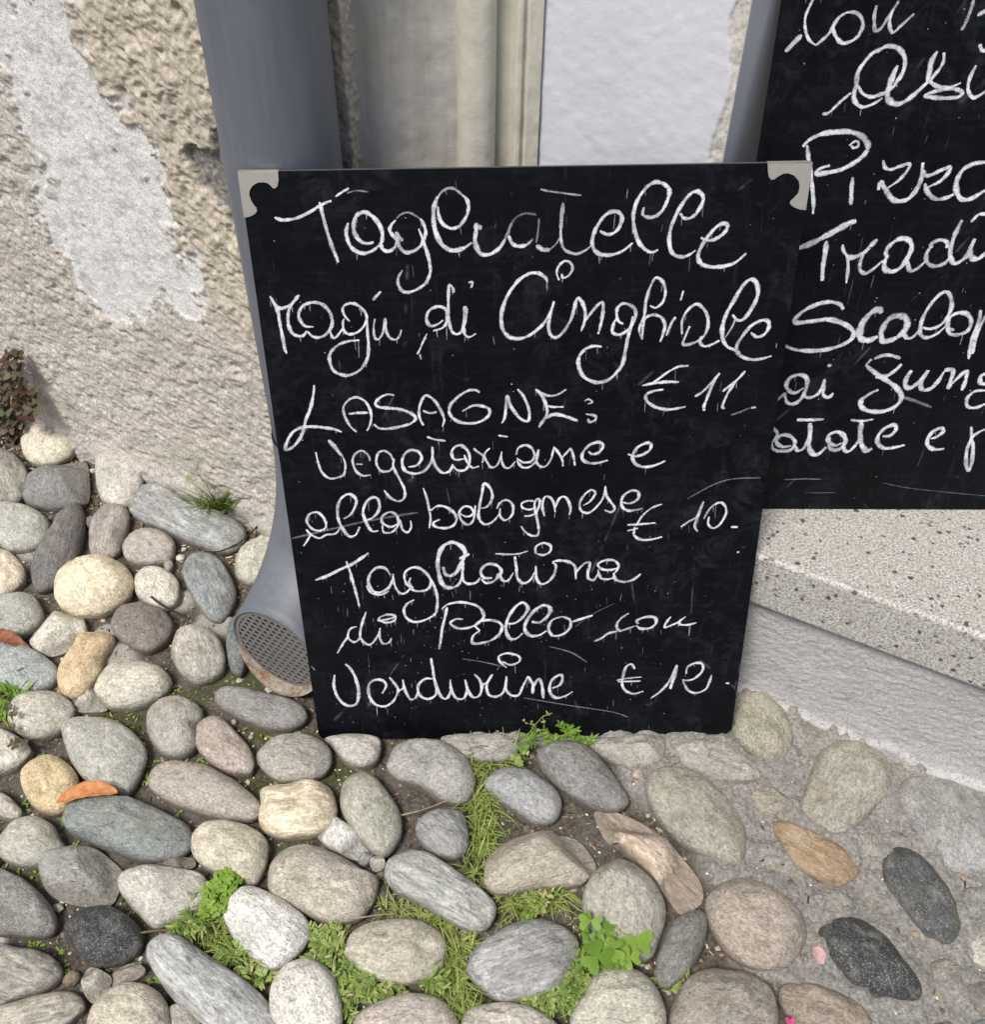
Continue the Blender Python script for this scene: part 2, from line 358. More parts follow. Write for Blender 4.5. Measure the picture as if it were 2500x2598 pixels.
# recessed beige wall, round moulding, trim ------------------------------------------------
def oriented_grid(name, P0, D, Nn, L, z0, z1, du, dz, hf, mat, parent=None, masks=None, far=None):
    U = np.arange(0, L + du / 2, du); ZZ = np.arange(z0, z1 + dz / 2, dz)
    if far: ZZ = np.concatenate([ZZ, np.arange(z1 + .1, far, .1)])
    a, b = np.meshgrid(U, ZZ, indexing='ij'); a, b = a.ravel(), b.ravel(); h = hf(a, b)
    Vv = P0[None, :] * 0 + a[:, None] * D[None, :] + h[:, None] * Nn[None, :]; Vv[:, 2] = b
    cols = {'mask': masks(a, b)} if masks else None
    return link(name, grid_mesh(name, Vv, len(U), len(ZZ), cols), mat, parent, loc=tuple(P0))
BD = np.array([.9933, .1155, 0]); BN = np.array([.1155, -.9933, 0]); B0 = np.array([-.215, 1.1331, 0])
def beige_mat():
    m = NT('beige_render'); v = m.coord(); n1 = m.noise(v, 14, 5, .6); n2 = m.noise(v, 240, 4, .6)
    vv = m.coord(scale=(3, 1, .25)); n3 = m.noise(vv, 20, 5, .6)
    col = m.ramp(n3, [(.3, (.44, .395, .32)), (.5, (.53, .495, .43)), (.7, (.58, .55, .49))])
    col = m.mix(m.ramp(n1, [(.45, 0.0), (.7, .5)]), col, (.44, .435, .42))
    sp = m.ramp(m.voro(v, 70), [(.03, 1.0), (.05, 0.0)]); col = m.mix(m.math('MULTIPLY', sp, .6), col, (.12, .08, .06))
    return m.done(col, .75, m.bump(n2, .35, .0012, m.bump(n1, .3, .004)), .3)
BM = beige_mat()
def cream_mat():
    m = NT('cream_paint'); v = m.coord(); n1 = m.noise(v, 25, 5, .6); n2 = m.noise(v, 200, 4, .6)
    col = m.ramp(n1, [(.3, (.56, .52, .41)), (.5, (.64, .60, .49)), (.7, (.68, .65, .55))])
    sp = m.ramp(m.voro(v, 60), [(.03, 1.0), (.06, 0.0)]); col = m.mix(m.math('MULTIPLY', sp, .5), col, (.25, .17, .10))
    return m.done(col, .6, m.bump(n1, .35, .002, m.bump(n2, .25, .001)), .35)
CM = cream_mat()
recess = empty('recessed_wall', tuple(B0)); tag(recess, 'smooth beige recessed wall with a round cream moulding, right of the pipe', 'wall')
def child_grid(name, P0, D, Nn, L, du, hf, mat):
    o = oriented_grid(name, P0, D, Nn, L, .0, 1.0, du, .004, hf, mat, recess, None, 2.9); o.location = tuple(P0 - B0); return o
child_grid('render_panel', B0, BD, BN, .170, .003, lambda a, b: .0012 * fbm(a * 40, b * 40, 0, 3, 3) + .0004 * fbm(a * 150, b * 150, 0, 2, 4), BM)
MX = B0 + BD * .1655
mw = .0455
child_grid('round_moulding', MX, BD, BN, mw, .0015, lambda a, b: .024 * np.sqrt(np.clip(1 - (np.abs(a / mw * 2 - 1)) ** 2.3, 0, 1)) + .0007 * fbm(a * 60, b * 50, 0, 3, 6) - .002, CM)
def trim(a, b):
    h = -.004 + .014 * sst(.018, .024, a + .001 * fbm(b * 20, b * 7, 0, 3, 2)) - .006 * sst(.029, .032, a) + .005 * sst(.034, .036, a)
    return h + .0012 * fbm(a * 70, b * 35, 0, 3, 8)
child_grid('fluted_trim', MX + BD * (mw - .001), BD, BN, .052, .0012, trim, CM)

# white plaster pier of the doorway -------------------------------------------------------
UC = np.array([.88990, -.45615, 0]); NC = np.array([-.45615, -.88990, 0]); C0 = np.array([.0335, 1.1665, 0])
LC = .2385
def white_mat():
    m = NT('white_plaster'); a = m.sep(m.attr('mask').outputs['Color']); v = m.coord()
    n1 = m.noise(v, 12, 5, .6); n2 = m.noise(v, 260, 4, .65); n3 = m.noise(v, 700, 3)
    col = m.ramp(n1, [(.3, (.66, .655, .68)), (.7, (.73, .725, .75))])
    sp = m.ramp(m.voro(v, 45), [(.02, 1.0), (.045, 0.0)]); col = m.mix(m.math('MULTIPLY', sp, .45), col, (.35, .33, .33))
    ch = m.ramp(n2, [(.3, (.45, .42, .36)), (.7, (.74, .70, .62))]); col = m.mix(a[0], col, ch)
    gy = m.ramp(n1, [(.3, (.60, .60, .61)), (.7, (.66, .66, .67))]); col = m.mix(a[1], col, gy)
    return m.done(col, .85, m.bump(n2, .3, .0009, m.bump(n3, .3, .0006)), .25)
UU = np.concatenate([np.arange(0, LC, .0018), [LC], LC + np.arange(.0015, .2, .004)]); ZW = np.concatenate([np.arange(.0, 1.02, .0022), np.arange(1.1, 3.0, .1)])
a, b = np.meshgrid(UU, ZW, indexing='ij'); a, b = a.ravel(), b.ravel()
ed = LC - a; chipw = .006 + .009 * np.clip(fbm(b * 9, b * 3, 0, 2, 44) + .25, 0, 1) + .004 * fbm(b * 45, b * 13, 0, 3, 45) + .010 * np.exp(-((b - .77) / .03) ** 2) + .008 * np.exp(-((b - .90) / .025) ** 2)
mc = (1 - sst(-.0006, .0010, ed - chipw)) * sst(-.001, .0, ed)
hh = (.0005 * fbm(a * 90, b * 90, 0, 4, 46) + .0005 * fbm(a * 14, b * 14, 0, 2, 47)) * (a <= LC) - mc * (.0028 + .0016 * fbm(a * 120, b * 120, 0, 3, 48))
lip = 1 - sst(0, .002 + .001 * fbm(b * 50, b * 9, 0, 2, 43), a)
inn = np.maximum(a - LC, 0); am = np.minimum(a, LC)
SPL = np.array([.60, .80, 0])
V = am[:, None] * UC[None, :] + inn[:, None] * SPL[None, :]
tn = (a <= LC)[:, None]; V = V + hh[:, None] * np.where(tn, NC[None, :], UC[None, :]) - (lip * .012)[:, None] * NC[None, :]; V[:, 2] = b
gm = (a > LC + .0005).astype(float)
o = link('white_pier', grid_mesh('white_pier', V, len(UU), len(ZW), {'mask': np.stack([mc, gm, mc * 0, mc * 0 + 1], 1)}), white_mat(), loc=tuple(C0))
tag(o, 'white plastered door pier with a chipped corner, behind the tops of the chalkboards', 'wall')
# door leaf deep in the opening, dark behind the second board
CE = C0 + UC * LC
dm = simple('dark_timber', (.035, .030, .027), .5, .2, 40, .2)
import bmesh
def box_bm(bm, P, X, Y, Zv, lx, ly, lz):
    c = [P + X * i * lx + Y * j * ly + Zv * k * lz for i in (0, 1) for j in (0, 1) for k in (0, 1)]
    vs = [bm.verts.new(q) for q in c]
    for f in ((0, 1, 3, 2), (4, 6, 7, 5), (0, 4, 5, 1), (2, 3, 7, 6), (0, 2, 6, 4), (1, 5, 7, 3)): bm.faces.new([vs[i] for i in f])
def bm_obj(name, bm, mat, parent=None, loc=None, bevel=0, seg=2, smooth=False):
    bmesh.ops.recalc_face_normals(bm, faces=bm.faces)
    if bevel: bmesh.ops.bevel(bm, geom=bm.edges[:] + bm.verts[:], offset=bevel, segments=seg, affect='EDGES', profile=.5)
    me = bpy.data.meshes.new(name); bm.to_mesh(me); bm.free()
    if smooth: me.polygons.foreach_set('use_smooth', [True] * len(me.polygons))
    return link(name, me, mat, parent, loc)
ZV = np.array([0, 0, 1.0])
door = empty('entrance_door', tuple(CE - NC * .22)); tag(door, 'dark timber door set back in the opening behind the right chalkboard', 'door')
bm = bmesh.new(); box_bm(bm, np.array([-.05, 0, .30]) * [0, 0, 1] - UC * .02, UC, -NC, ZV, 1.1, .04, 2.1); bm_obj('door_leaf', bm, dm, door, bevel=.003)
bm = bmesh.new(); box_bm(bm, UC * .10 + ZV * .45 + NC * .012, UC, -NC, ZV, .8, .012, .7); bm_obj('door_panel', bm, dm, door, bevel=.004)

# granite step ---------------------------------------------------------------------------
US = np.array([.88990, -.45615, 0]); NS = np.array([-.45615, -.88990, 0])
step = empty('door_step', tuple(S0)); tag(step, 'speckled granite door step on a rough whitish base, under the right chalkboard', 'step')
def granite_mat():
    m = NT('speckled_granite'); v = m.coord(); n2 = m.noise(v, 330, 4, .7); n1 = m.noise(v, 30, 4, .6)
    col = m.ramp(n2, [(.34, (.16, .145, .12)), (.48, (.42, .395, .35)), (.62, (.70, .68, .635))])
    col = m.mix(m.ramp(n1, [(.4, 0.0), (.7, .35)]), col, (.42, .37, .31))
    d = m.voro(v, 75); dd = m.math('ADD', d, m.math('MULTIPLY', m.noise(v, 240, 4, .7), .75))
    k = m.math('MULTIPLY', m.ramp(dd, [(.615, 1.0), (.66, 0.0)]), m.ramp(m.noise(v, 60, 3, .6), [(.48, .0), (.54, 1.0)]))
    col = m.mix(m.math('MULTIPLY', k, .9), col, (.045, .047, .055))
    return m.done(col, .55, m.bump(n2, .35, .0008), .4)
def plaster_base_mat():
    m = NT('coarse_render'); v = m.coord(); vs = m.coord(scale=(1, 1, 3.2), rot=(0, 0, .473)); n1 = m.noise(v, 14, 5, .6); n2 = m.noise(vs, 240, 5, .8); n3 = m.noise(v, 600, 3)
    col = m.ramp(n2, [(.34, (.17, .15, .13)), (.46, (.60, .57, .54)), (.62, (.78, .76, .745))])
    col = m.mix(m.ramp(n1, [(.50, 0.0), (.72, .45)]), col, m.ramp(n2, [(.34, (.24, .225, .21)), (.66, (.62, .60, .58))]))
    return m.done(col, .9, m.bump(n2, .9, .004, m.bump(n3, .4, .001)), .2)
UL = np.concatenate([np.arange(-.30, .62, .0028), np.arange(.65, 2.4, .06)]); ZR = np.arange(-.03, .2035, .0026)
a, b = np.meshgrid(UL, ZR, indexing='ij'); a, b = a.ravel(), b.ravel()
h = .0009 * fbm(a * 45 + b * 30, b * 150 - a * 18, 0, 4, 101) + .0010 * fbm(a * 110, b * 190, 0, 3, 102) + .0020 * fbm(a * 230, b * 330, 0, 3, 105) + .003 * fbm(a * 10, b * 14, 0, 2, 103)
edge = .016 + .010 * fbm(a * 22, a * 5, 0, 3, 104)
h += .010 * (1 - sst(edge, edge + .006, b)) + .006 * (1 - sst(0, .05, b))
V = a[:, None] * US[None, :] + h[:, None] * NS[None, :]; V[:, 2] = b
link('rough_base', grid_mesh('rough_base', V, len(UL), len(ZR)), plaster_base_mat(), step)
bm = bmesh.new(); box_bm(bm, US * -.30 + NS * .012 + ZV * .2055, US, -NS, ZV, 2.6, .75, .091)
slab = bm_obj('granite_slab', bm, granite_mat(), step, bevel=.006, seg=4)

# ------------------------------------------------------------------ drain pipe
PC = np.array([-.242, 1.065, 0]); PR = .0653
def pipe_mat():
    m = NT('grey_pipe'); v = m.coord(); vs = m.coord(scale=(1, 1, .08)); n1 = m.noise(v, 10, 5, .6); n2 = m.noise(vs, 90, 5, .65); n3 = m.noise(v, 500, 2)
    col = m.ramp(n2, [(.3, (.125, .135, .155)), (.6, (.150, .160, .182)), (.8, (.175, .185, .205))])
    col = m.mix(m.ramp(n1, [(.5, 0.0), (.75, .5)]), col, (.20, .205, .21))
    sc = m.ramp(m.voro(m.coord(scale=(1, 1, .2)), 35), [(.02, 1.0), (.04, 0.0)]); col = m.mix(m.math('MULTIPLY', sc, .5), col, (.38, .39, .41))
    return m.done(col, m.math('ADD', m.math('MULTIPLY', n1, .2), .42), m.bump(n2, .12, .0006, m.bump(n3, .1, .0003)), .45)
PM = pipe_mat()
pipe = empty('drain_pipe', tuple(PC)); tag(pipe, 'grey plastic rain downpipe with flared perforated outlet, against the plastered wall', 'pipe')
def tube(rings, nseg=64):
    V, Fc = [], []
    for (c, X, Y, r) in rings:
        for k in range(nseg):
            t = 2 * PI * k / nseg; V.append(c + X * math.cos(t) * r + Y * math.sin(t) * r)
    for i in range(len(rings) - 1):
        for k in range(nseg):
            k2 = (k + 1) % nseg; Fc.append((i * nseg + k, i * nseg + k2, (i + 1) * nseg + k2, (i + 1) * nseg + k))
    return V, Fc
XH, YH = UA, np.array([.4454, .8953, 0])
rg = [(np.array([0, 0, z]), XH, YH, PR) for z in np.linspace(2.8, .345, 30)] + [(np.array([0, 0, .345]), XH, YH, PR - .003)]
V, Fc = tube(rg); link('pipe_shaft', mesh('pipe_shaft', V, Fc), PM, pipe)
G = np.array([-.314, .897, .076]) - PC                         # centre of the mouth
NG = np.array([NA[0], NA[1], .02]); NG /= np.linalg.norm(NG)
r0 = .077
rings = []
P0, P1, P2 = np.array([0, 0, .36]), np.array([-.002, -.004, .13]), G
nr = 26
for i in range(nr + 1):
    t = i / nr; c = (1 - t) ** 2 * P0 + 2 * t * (1 - t) * P1 + t * t * P2
    ax = (1 - t) * np.array([0, 0, -1.0]) + t * NG if t < 1 else NG
    tt = sst(0, 1, t); ax = (1 - tt) * np.array([0, 0, -1.0]) + tt * NG; ax /= np.linalg.norm(ax)
    X = UA; Y = np.cross(ax, X); Y /= np.linalg.norm(Y)
    r = PR + .0016 + (r0 - PR - .0016) * sst(.25, 1, t); rings.append((c, X, -Y, r))
cl, Xl, Yl, rl = rings[-1]
inner = [(cl + NG * 0, Xl, Yl, rl - .002), (cl - NG * .02, Xl, Yl, rl - .003), (cl - NG * .06, Xl, Yl, rl - .012)]
shoeV, shoeF = tube(rings + inner); shoe = link('flared_outlet', mesh('flared_outlet', shoeV, shoeF), PM, pipe)
# perforated plate
rp = rl - .0028; gm_ = simple('galvanised_plate', (.30, .29, .27), .45, .2, 80, .2, .0006, .5, .55)
gc = cl - NG * .003; pitch = .0112; hr = .0036; V, Fc = [], []
for i in range(-10, 11):
    for j in range(-10, 11):
        x = pitch * (i + .5 * (j % 2)); y = pitch * j * .866
        if math.hypot(x, y) > rp - .0035: continue
        o0 = len(V)
        for k in range(12):
            t = PI / 6 * k + PI / 6 * 0; rr = pitch / 2 / math.cos(((t + PI / 6) % (PI / 3)) - PI / 6) if True else 0
            V.append((x + rr * math.cos(t), y + rr * math.sin(t), 0))
        for k in range(12): t = PI / 6 * k; V.append((x + hr * math.cos(t), y + hr * math.sin(t), 0))
        for k in range(12): t = PI / 6 * k; V.append((x + hr * math.cos(t), y + hr * math.sin(t), -.0015))
        for k in range(12):
            k2 = (k + 1) % 12; Fc.append((o0 + k, o0 + k2, o0 + 12 + k2, o0 + 12 + k)); Fc.append((o0 + 12 + k, o0 + 12 + k2, o0 + 24 + k2, o0 + 24 + k))
o0 = len(V)
for k in range(64): t = 2 * PI * k / 64; V.append((math.cos(t) * (rp - .0060), math.sin(t) * (rp - .0060), .0006))
for k in range(64): t = 2 * PI * k / 64; V.append((math.cos(t) * (rp + .0012), math.sin(t) * (rp + .0012), .0006))
for k in range(64): Fc.append((o0 + k, o0 + 64 + k, o0 + 64 + (k + 1) % 64, o0 + (k + 1) % 64))
Vw = [gc + Xl * p[0] + Yl * p[1] + NG * p[2] for p in V]
grate = link('perforated_plate', mesh('perforated_plate', Vw, Fc, False), gm_, pipe)
# rusty lower lip of the mouth
rm = NT('rusty_lip'); v = rm.coord(); n = rm.noise(v, 60, 5, .7)
rm.done(rm.ramp(n, [(.38, (.20, .10, .05)), (.5, (.30, .26, .20)), (.7, (.40, .38, .34))]), .7, rm.bump(n, .5, .001))
V, Fc = [], []; nl = 30
for k in range(nl + 1):
    t = -PI * .93 + (PI * .90) * k / nl; d = Xl * math.cos(t) + Yl * math.sin(t); wv = .017 * math.sin(PI * k / nl) ** 1.2 + .001
    for q, (ro, of) in enumerate(((rl - .0035, -.004), (rl - .001, wv * .5), (rl + .0005, wv), (rl + .0018, wv - .001), (rl + .0018, -.006))): V.append(cl + d * ro + NG * of)
for k in range(nl):
    for q in range(4): i = k * 5 + q; Fc.append((i, i + 1, i + 6, i + 5))
# orient: lower half is where Yl*sin points down
low = (Yl[2] > 0)
if not low:
    V = [cl + (p - cl) - 2 * np.dot(p - cl, Yl) * Yl for p in V]
link('rusty_lip', mesh('rusty_lip', V, Fc), rm.m, pipe)
# ------------------------------------------------------------------ chalkboards
def board_mat():
    m = NT('black_board'); v = m.coord(); vs = m.coord(scale=(.12, 1, 1)); vv = m.coord(scale=(1, .10, 1))
    n1 = m.noise(v, 9, 5, .6); ns = m.noise(vs, 160, 4, .7); nv = m.noise(vv, 130, 4, .7); nf = m.noise(v, 900, 2)
    col = m.mix(m.ramp(n1, [(.35, 0.0), (.7, 1.0)]), (.0020, .0025, .0040), (.0038, .0046, .0070))
    hz = m.math('MULTIPLY', m.ramp(ns, [(.52, 0.0), (.74, 1.0)]), m.ramp(n1, [(.35, .15), (.6, 1.0)]))
    col = m.mix(m.math('MULTIPLY', hz, .028), col, (.25, .26, .30))
    dr = m.math('MULTIPLY', m.ramp(nv, [(.56, 0.0), (.78, 1.0)]), m.ramp(m.noise(v, 14, 3), [(.45, 0.0), (.65, 1.0)]))
    col = m.mix(m.math('MULTIPLY', dr, .07), col, (.30, .31, .34))
    dust = m.math('MULTIPLY', m.ramp(m.noise(v, 30, 6, .8, .8), [(.48, 0.0), (.76, 1.0)]), m.ramp(m.noise(v, 6, 2, .5), [(.46, .25), (.58, 1.0)]))
    col = m.mix(m.math('MULTIPLY', dust, .075), col, (.30, .30, .36))
    sc = m.voro(m.coord(scale=(1, .3, 1), rot=(0, 0, .4)), 8, 'DISTANCE_TO_EDGE')
    k = m.math('MULTIPLY', m.ramp(sc, [(.0, 1.0), (.006, 0.0)]), m.ramp(m.noise(v, 25, 3), [(.55, 0.0), (.65, 1.0)]))
    col = m.mix(m.math('MULTIPLY', k, .25), col, (.3, .3, .32))
    return m.done(col, m.math('ADD', m.math('MULTIPLY', ns, .2), .36), m.bump(ns, .06, .0004), .13)
BMAT = board_mat()
def chalk_mat():
    m = NT('chalk'); s = m.sep(m.attr('chalk').outputs['Color']); v = m.coord()
    e = m.math('ABSOLUTE', m.math('SUBTRACT', m.math('MULTIPLY', s[0], 2.0), 1.0))           # 0 middle .. 1 rim
    g = m.noise(v, 620, 4, .8); g2 = m.noise(v, 230, 3, .6)
    cov = m.math('SUBTRACT', m.math('ADD', m.math('MULTIPLY', m.math('SUBTRACT', 1.0, m.math('POWER', e, 3.0)), 1.05), m.math('MULTIPLY', m.math('SUBTRACT', g, .5), 3.4)),
                 m.math('MULTIPLY', m.math('SUBTRACT', g2, .42), 2.0))
    rim = m.math('SUBTRACT', 1.0, m.math('POWER', e, 5.0), True)
    pr = m.ramp(m.noise(v, 34, 3, .6), [(.34, .50), (.56, 1.0)])
    a = m.math('MULTIPLY', m.math('MULTIPLY', m.math('MULTIPLY', m.math('ADD', cov, .14), 1.0, True), m.math('MULTIPLY', rim, pr)), s[1], True)
    m.done((.93, .95, .98), 1.0, None, .0)
    tr = m.n('ShaderNodeBsdfTransparent'); mx = m.n('ShaderNodeMixShader'); m.l(a, mx.inputs[0]); m.l(tr.outputs[0], mx.inputs[1]); m.l(m.b.outputs[0], mx.inputs[2]); m.l(mx.outputs[0], m.out.inputs[0])
    return m.m
CHALK = chalk_mat()
class Board:
    def __init__(s, c, X, Y):                      # face centre, right, up (face local frame)
        s.c = np.asarray(c, float); s.X = X / np.linalg.norm(X); s.Y = Y / np.linalg.norm(Y); s.N = np.cross(s.X, s.Y); s.layer = 0; s.gain = 1.10
    def local(s, x, y):
        P = hit(x, y, s.c, s.N) - s.c; return np.array([P @ s.X, P @ s.Y])
    def place(s, name, label, cat):
        e = empty(name); M = Matrix.Identity(4)
        for i in range(3): M[i][0], M[i][1], M[i][2], M[i][3] = s.X[i], s.Y[i], s.N[i], s.c[i]
        e.matrix_world = M; tag(e, label, cat); s.e = e; return e
def rounded(w, h, rs, n=7):
    pts = []; cs = [(w, h, 0, rs[0]), (-w, h, 90, rs[1]), (-w, -h, 180, rs[2]), (w, -h, 270, rs[3])]
    for (x, y, a, r) in cs:
        cx, cy = x - math.copysign(r, x), y - math.copysign(r, y)
        for k in range(n): t = math.radians(a + 90 * k / (n - 1)); pts.append((cx + r * math.cos(t), cy + r * math.sin(t)))
    return pts
def plate(name, pts, z0, z1, mat, parent, ox=0, oy=0):
    bm = bmesh.new(); n = len(pts)
    A = [bm.verts.new((x + ox, y + oy, z1)) for x, y in pts]; B = [bm.verts.new((x + ox, y + oy, z0)) for x, y in pts]
    bm.faces.new(A); bm.faces.new(B[::-1])
    for i in range(n): bm.faces.new((A[i], B[i], B[(i + 1) % n], A[(i + 1) % n]))
    ed = [e for e in bm.edges if all(abs(v.co.z - z1) < 1e-9 for v in e.verts)]
    bmesh.ops.bevel(bm, geom=ed, offset=min(.0006, (z1 - z0) * .3), segments=2, affect='EDGES')
    return bm_obj(name, bm, mat, parent)
rnd = random.Random(3)
def ribbon(V, Fc, C, pts, wd, alpha, z, taper=True):
    P = np.array(pts); n = len(P)
    if n < 2: return
    d = np.gradient(P, axis=0); L = np.hypot(d[:, 0], d[:, 1]) + 1e-9; nx, ny = -d[:, 1] / L, d[:, 0] / L
    o = len(V); ph = rnd.random() * 9
    for i in range(n):
        t = i / (n - 1); ww = wd * (1 + .22 * math.sin(ph + i * .55) * math.sin(ph * 2 + i * .21))
        if taper: ww *= min(1, .55 + 3.0 * min(t, 1 - t))
        # thicker on slanted strokes, thinner on light turns, like a chalk edge
        ww *= .88 + .3 * abs(nx[i] * .8 + ny[i] * .6)
        for q, f in enumerate((-1, -.45, .45, 1)):
            V.append((P[i, 0] + nx[i] * ww * .5 * f, P[i, 1] + ny[i] * ww * .5 * f, z + 2e-5 * t)); C.append((f * .5 + .5, alpha * (.92 + .08 * math.sin(i * .9 + ph)), 0, 1))
    for i in range(n - 1):
        for q in range(3): a = o + i * 4 + q; Fc.append((a, a + 4, a + 5, a + 1))
def write(bd, word, x0, y0, k, strokes, off=(0, 0), drips=0.0):
    """strokes: list of 'x y x y ...|width|alpha' traced in an enlarged view of the board"""
    V, Fc, C = [], [], []
    for s in strokes:
        q = s.split('|'); pts = nums(q[0]); wd = float(q[1]) if len(q) > 1 and q[1] else 22; al = float(q[2]) if len(q) > 2 else .95
        loc = [bd.local(x0 + (x + off[0]) / k, y0 + (y + off[1]) / k) for x, y in pts]
        a = bd.local(x0 + pts[0][0] / k, y0 + pts[0][1] / k); b = bd.local(x0 + (pts[0][0] + 10) / k, y0 + pts[0][1] / k); sc = abs(b[0] - a[0]) / 10
        cp = catmull(loc, 7); bd.layer += 1; z = .00012 + bd.layer * 2.2e-6
        ribbon(V, Fc, C, cp, wd * sc * bd.gain, al, z)
        if drips:
            for _ in range(int(len(cp) * drips)):
                p = cp[rnd.randrange(len(cp))]; L = rnd.uniform(.003, .011) * (1 if rnd.random() < .8 else 2)
                bd.layer += 1; dx = rnd.uniform(-.0006, .0006)
                ribbon(V, Fc, C, [(p[0], p[1] - .001), (p[0] + dx, p[1] - L * .5), (p[0] + dx * 2, p[1] - L)], rnd.uniform(.0010, .0019), rnd.uniform(.15, .42), .0001 + bd.layer * 1e-7, True)
    me = mesh(word, V, Fc, True, {'chalk': C}); return link('chalk_writing', me, CHALK, bd.e)
# front board: 60 x 80 cm
cy, sy, cl_, sl_, cr, sr = (f(v) for v in (.004998, .235174, .032247) for f in (math.cos, math.sin))
ex = np.array([cy, sy, 0]); n0 = np.array([sy, -cy, 0]); upv = np.array([0, 0, 1.]) * cl_ - n0 * sl_
FB = Board((.03945, .90223, .38590), cr * ex + sr * upv, -sr * ex + cr * upv)
FB.place('menu_board', 'black chalkboard with metal top corners leaning on the pipe, listing Tagliatelle and Lasagne', 'chalkboard')
plate('board_panel', rounded(.3, .4, (.002, .002, .012, .018)), -.0045, 0, BMAT, FB.e)
MT = simple('brushed_metal', (.52, .49, .43), .42, .08, 200, .15, .0004, .5, .55)
for nm, s, x0, k in (('l', '1265,917 1380,912 1480,911 1483,960 1477,990 1465,1003 1450,1000 1440,985 1425,972 1400,967 1370,970 1345,985 1328,1010 1325,1035 1335,1065 1350,1090 1365,1105 1368,1125 1355,1140 1330,1152 1305,1157 1290,1100 1275,1000', 0, K9),
                     ('r', '682,814 790,812 900,812 893,920 880,990 866,1045 840,1042 810,1030 793,1015 795,1000 812,985 835,960 842,930 838,900 815,872 785,860 760,862 735,875 715,893 700,895 688,880 683,850', 1600, 1.96)):
    pts = [FB.local(x0 + x / k, y / k) for x, y in nums(s)]; xs = [p[0] for p in pts]
    pts = [(max(-.3012, min(.3012, p[0])), min(.4009, p[1])) for p in pts]
    br = plate('corner_bracket', pts, .0002, .0012, MT, FB.e)
    xa, xb = min(xs[0], xs[2]), max(xs[0], xs[2]); xa, xb = max(xa, -.3012), min(xb, .3012)
    bm = bmesh.new(); box_bm(bm, np.array([xa, .4003, -.0055]), np.array([1., 0, 0]), np.array([0, 1., 0]), ZV, xb - xa, .0009, .0062)
    ys = min(p[1] for p in pts); sx = .3003 if nm == 'r' else -.3012
    box_bm(bm, np.array([sx, ys, -.0055]), np.array([1., 0, 0]), np.array([0, 1., 0]), ZV, .0009, .4003 - ys, .0062)
    bm_obj('bracket_flange', bm, MT, br)
EG = simple('sunlit_edge_grey', (.085, .09, .088), .6, .3, 300, .3)  # lighter grey strip paints sunlight onto the black panel's top edge
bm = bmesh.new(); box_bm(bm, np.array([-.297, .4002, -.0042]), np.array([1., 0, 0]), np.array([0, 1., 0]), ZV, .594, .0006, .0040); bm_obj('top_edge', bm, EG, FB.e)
K = 2.947
D = .045
write(FB, 'tagliatelle', 680, 440, K, ['50 330 100 348 170 345 240 325 320 285 400 235 475 205|26', '505 175 555 140 605 112|20', '590 150 660 130 750 140|12|.3',
 '385 215 400 270 430 390 470 520 505 610 528 665|26', '600 370 585 440 600 510 640 570 710 598 780 580 830 540|28',
 '790 515 740 525 690 505 650 450 640 380 665 315 720 290 780 320 830 380 855 440 855 500 845 540 870 575 910 582 950 550 965 500|30',
 '955 350 920 390 912 430 940 470 970 500 985 550 1030 590 1090 580 1140 545 1165 500 1180 440 1165 380 1140 340|28', '960 340 1000 305 1060 295 1140 340|16|.35', '955 440 985 480 1010 505|24|.7',
 '1128 415 1160 500 1190 590 1212 680 1212 750 1180 820 1120 865 1050 890 1000 875 975 830 975 780 1005 725|25',
 '1272 250 1278 320 1310 380 1370 412 1430 395 1480 330 1500 260 1490 200 1450 160|26', '1450 160 1400 120 1350 112 1300 140 1265 190|22|.7', '1270 175 1245 240 1238 330 1255 440 1300 530 1370 575 1450 565 1525 520|34',
 '1560 385 1555 440 1550 520 1590 600 1660 605 1730 560 1775 490|32', '1540 390 1600 410|40|.7', '1775 490 1800 430 1825 370|22|.35'], drips=D)
write(FB, 'tagliatelle_end', 1280, 440, K, ['32 465 60 525 110 545 170 535|28|.95', '170 535 215 490|20|.5', '20 470 40 400 90 330 160 300 240 310|18|.22', '260 340 250 450 238 520|16|.3',
 '238 540 290 570 340 570|30|.9', '340 570 385 530 415 480|14|.4', '440 220 430 320 422 420|28|.55', '422 420 425 500 450 570 530 602 600 580 650 540|22|.75', '270 120 360 138 450 150 575 165|15|.45',
 '715 430 760 455 810 450 855 410 880 340 860 295 815 285 760 310 710 370 670 450 658 530 690 590 760 612 840 600 900 570 960 520|29',
 '1045 255 1035 300 1060 325 1120 325 1180 280 1220 200 1235 130 1200 85 1140 65 1080 90 1020 160 980 240 965 330 975 430 1010 520 1060 575 1110 590 1150 570|29',
 '1315 300 1345 335 1400 330 1450 280 1485 210 1480 160 1440 135 1390 155 1330 230 1280 320 1240 430 1235 530 1260 600 1320 625 1380 610 1430 575|29',
 '1470 480 1510 500 1570 495 1640 450 1670 400 1650 375 1600 390 1540 450 1490 520 1455 590 1450 640 1480 680 1550 700 1640 695 1720 670 1780 625 1808 595|30',
 '410 800 392 745 410 690 455 655 500 675 508 720 480 765 440 780 430 750|20'], drips=D)
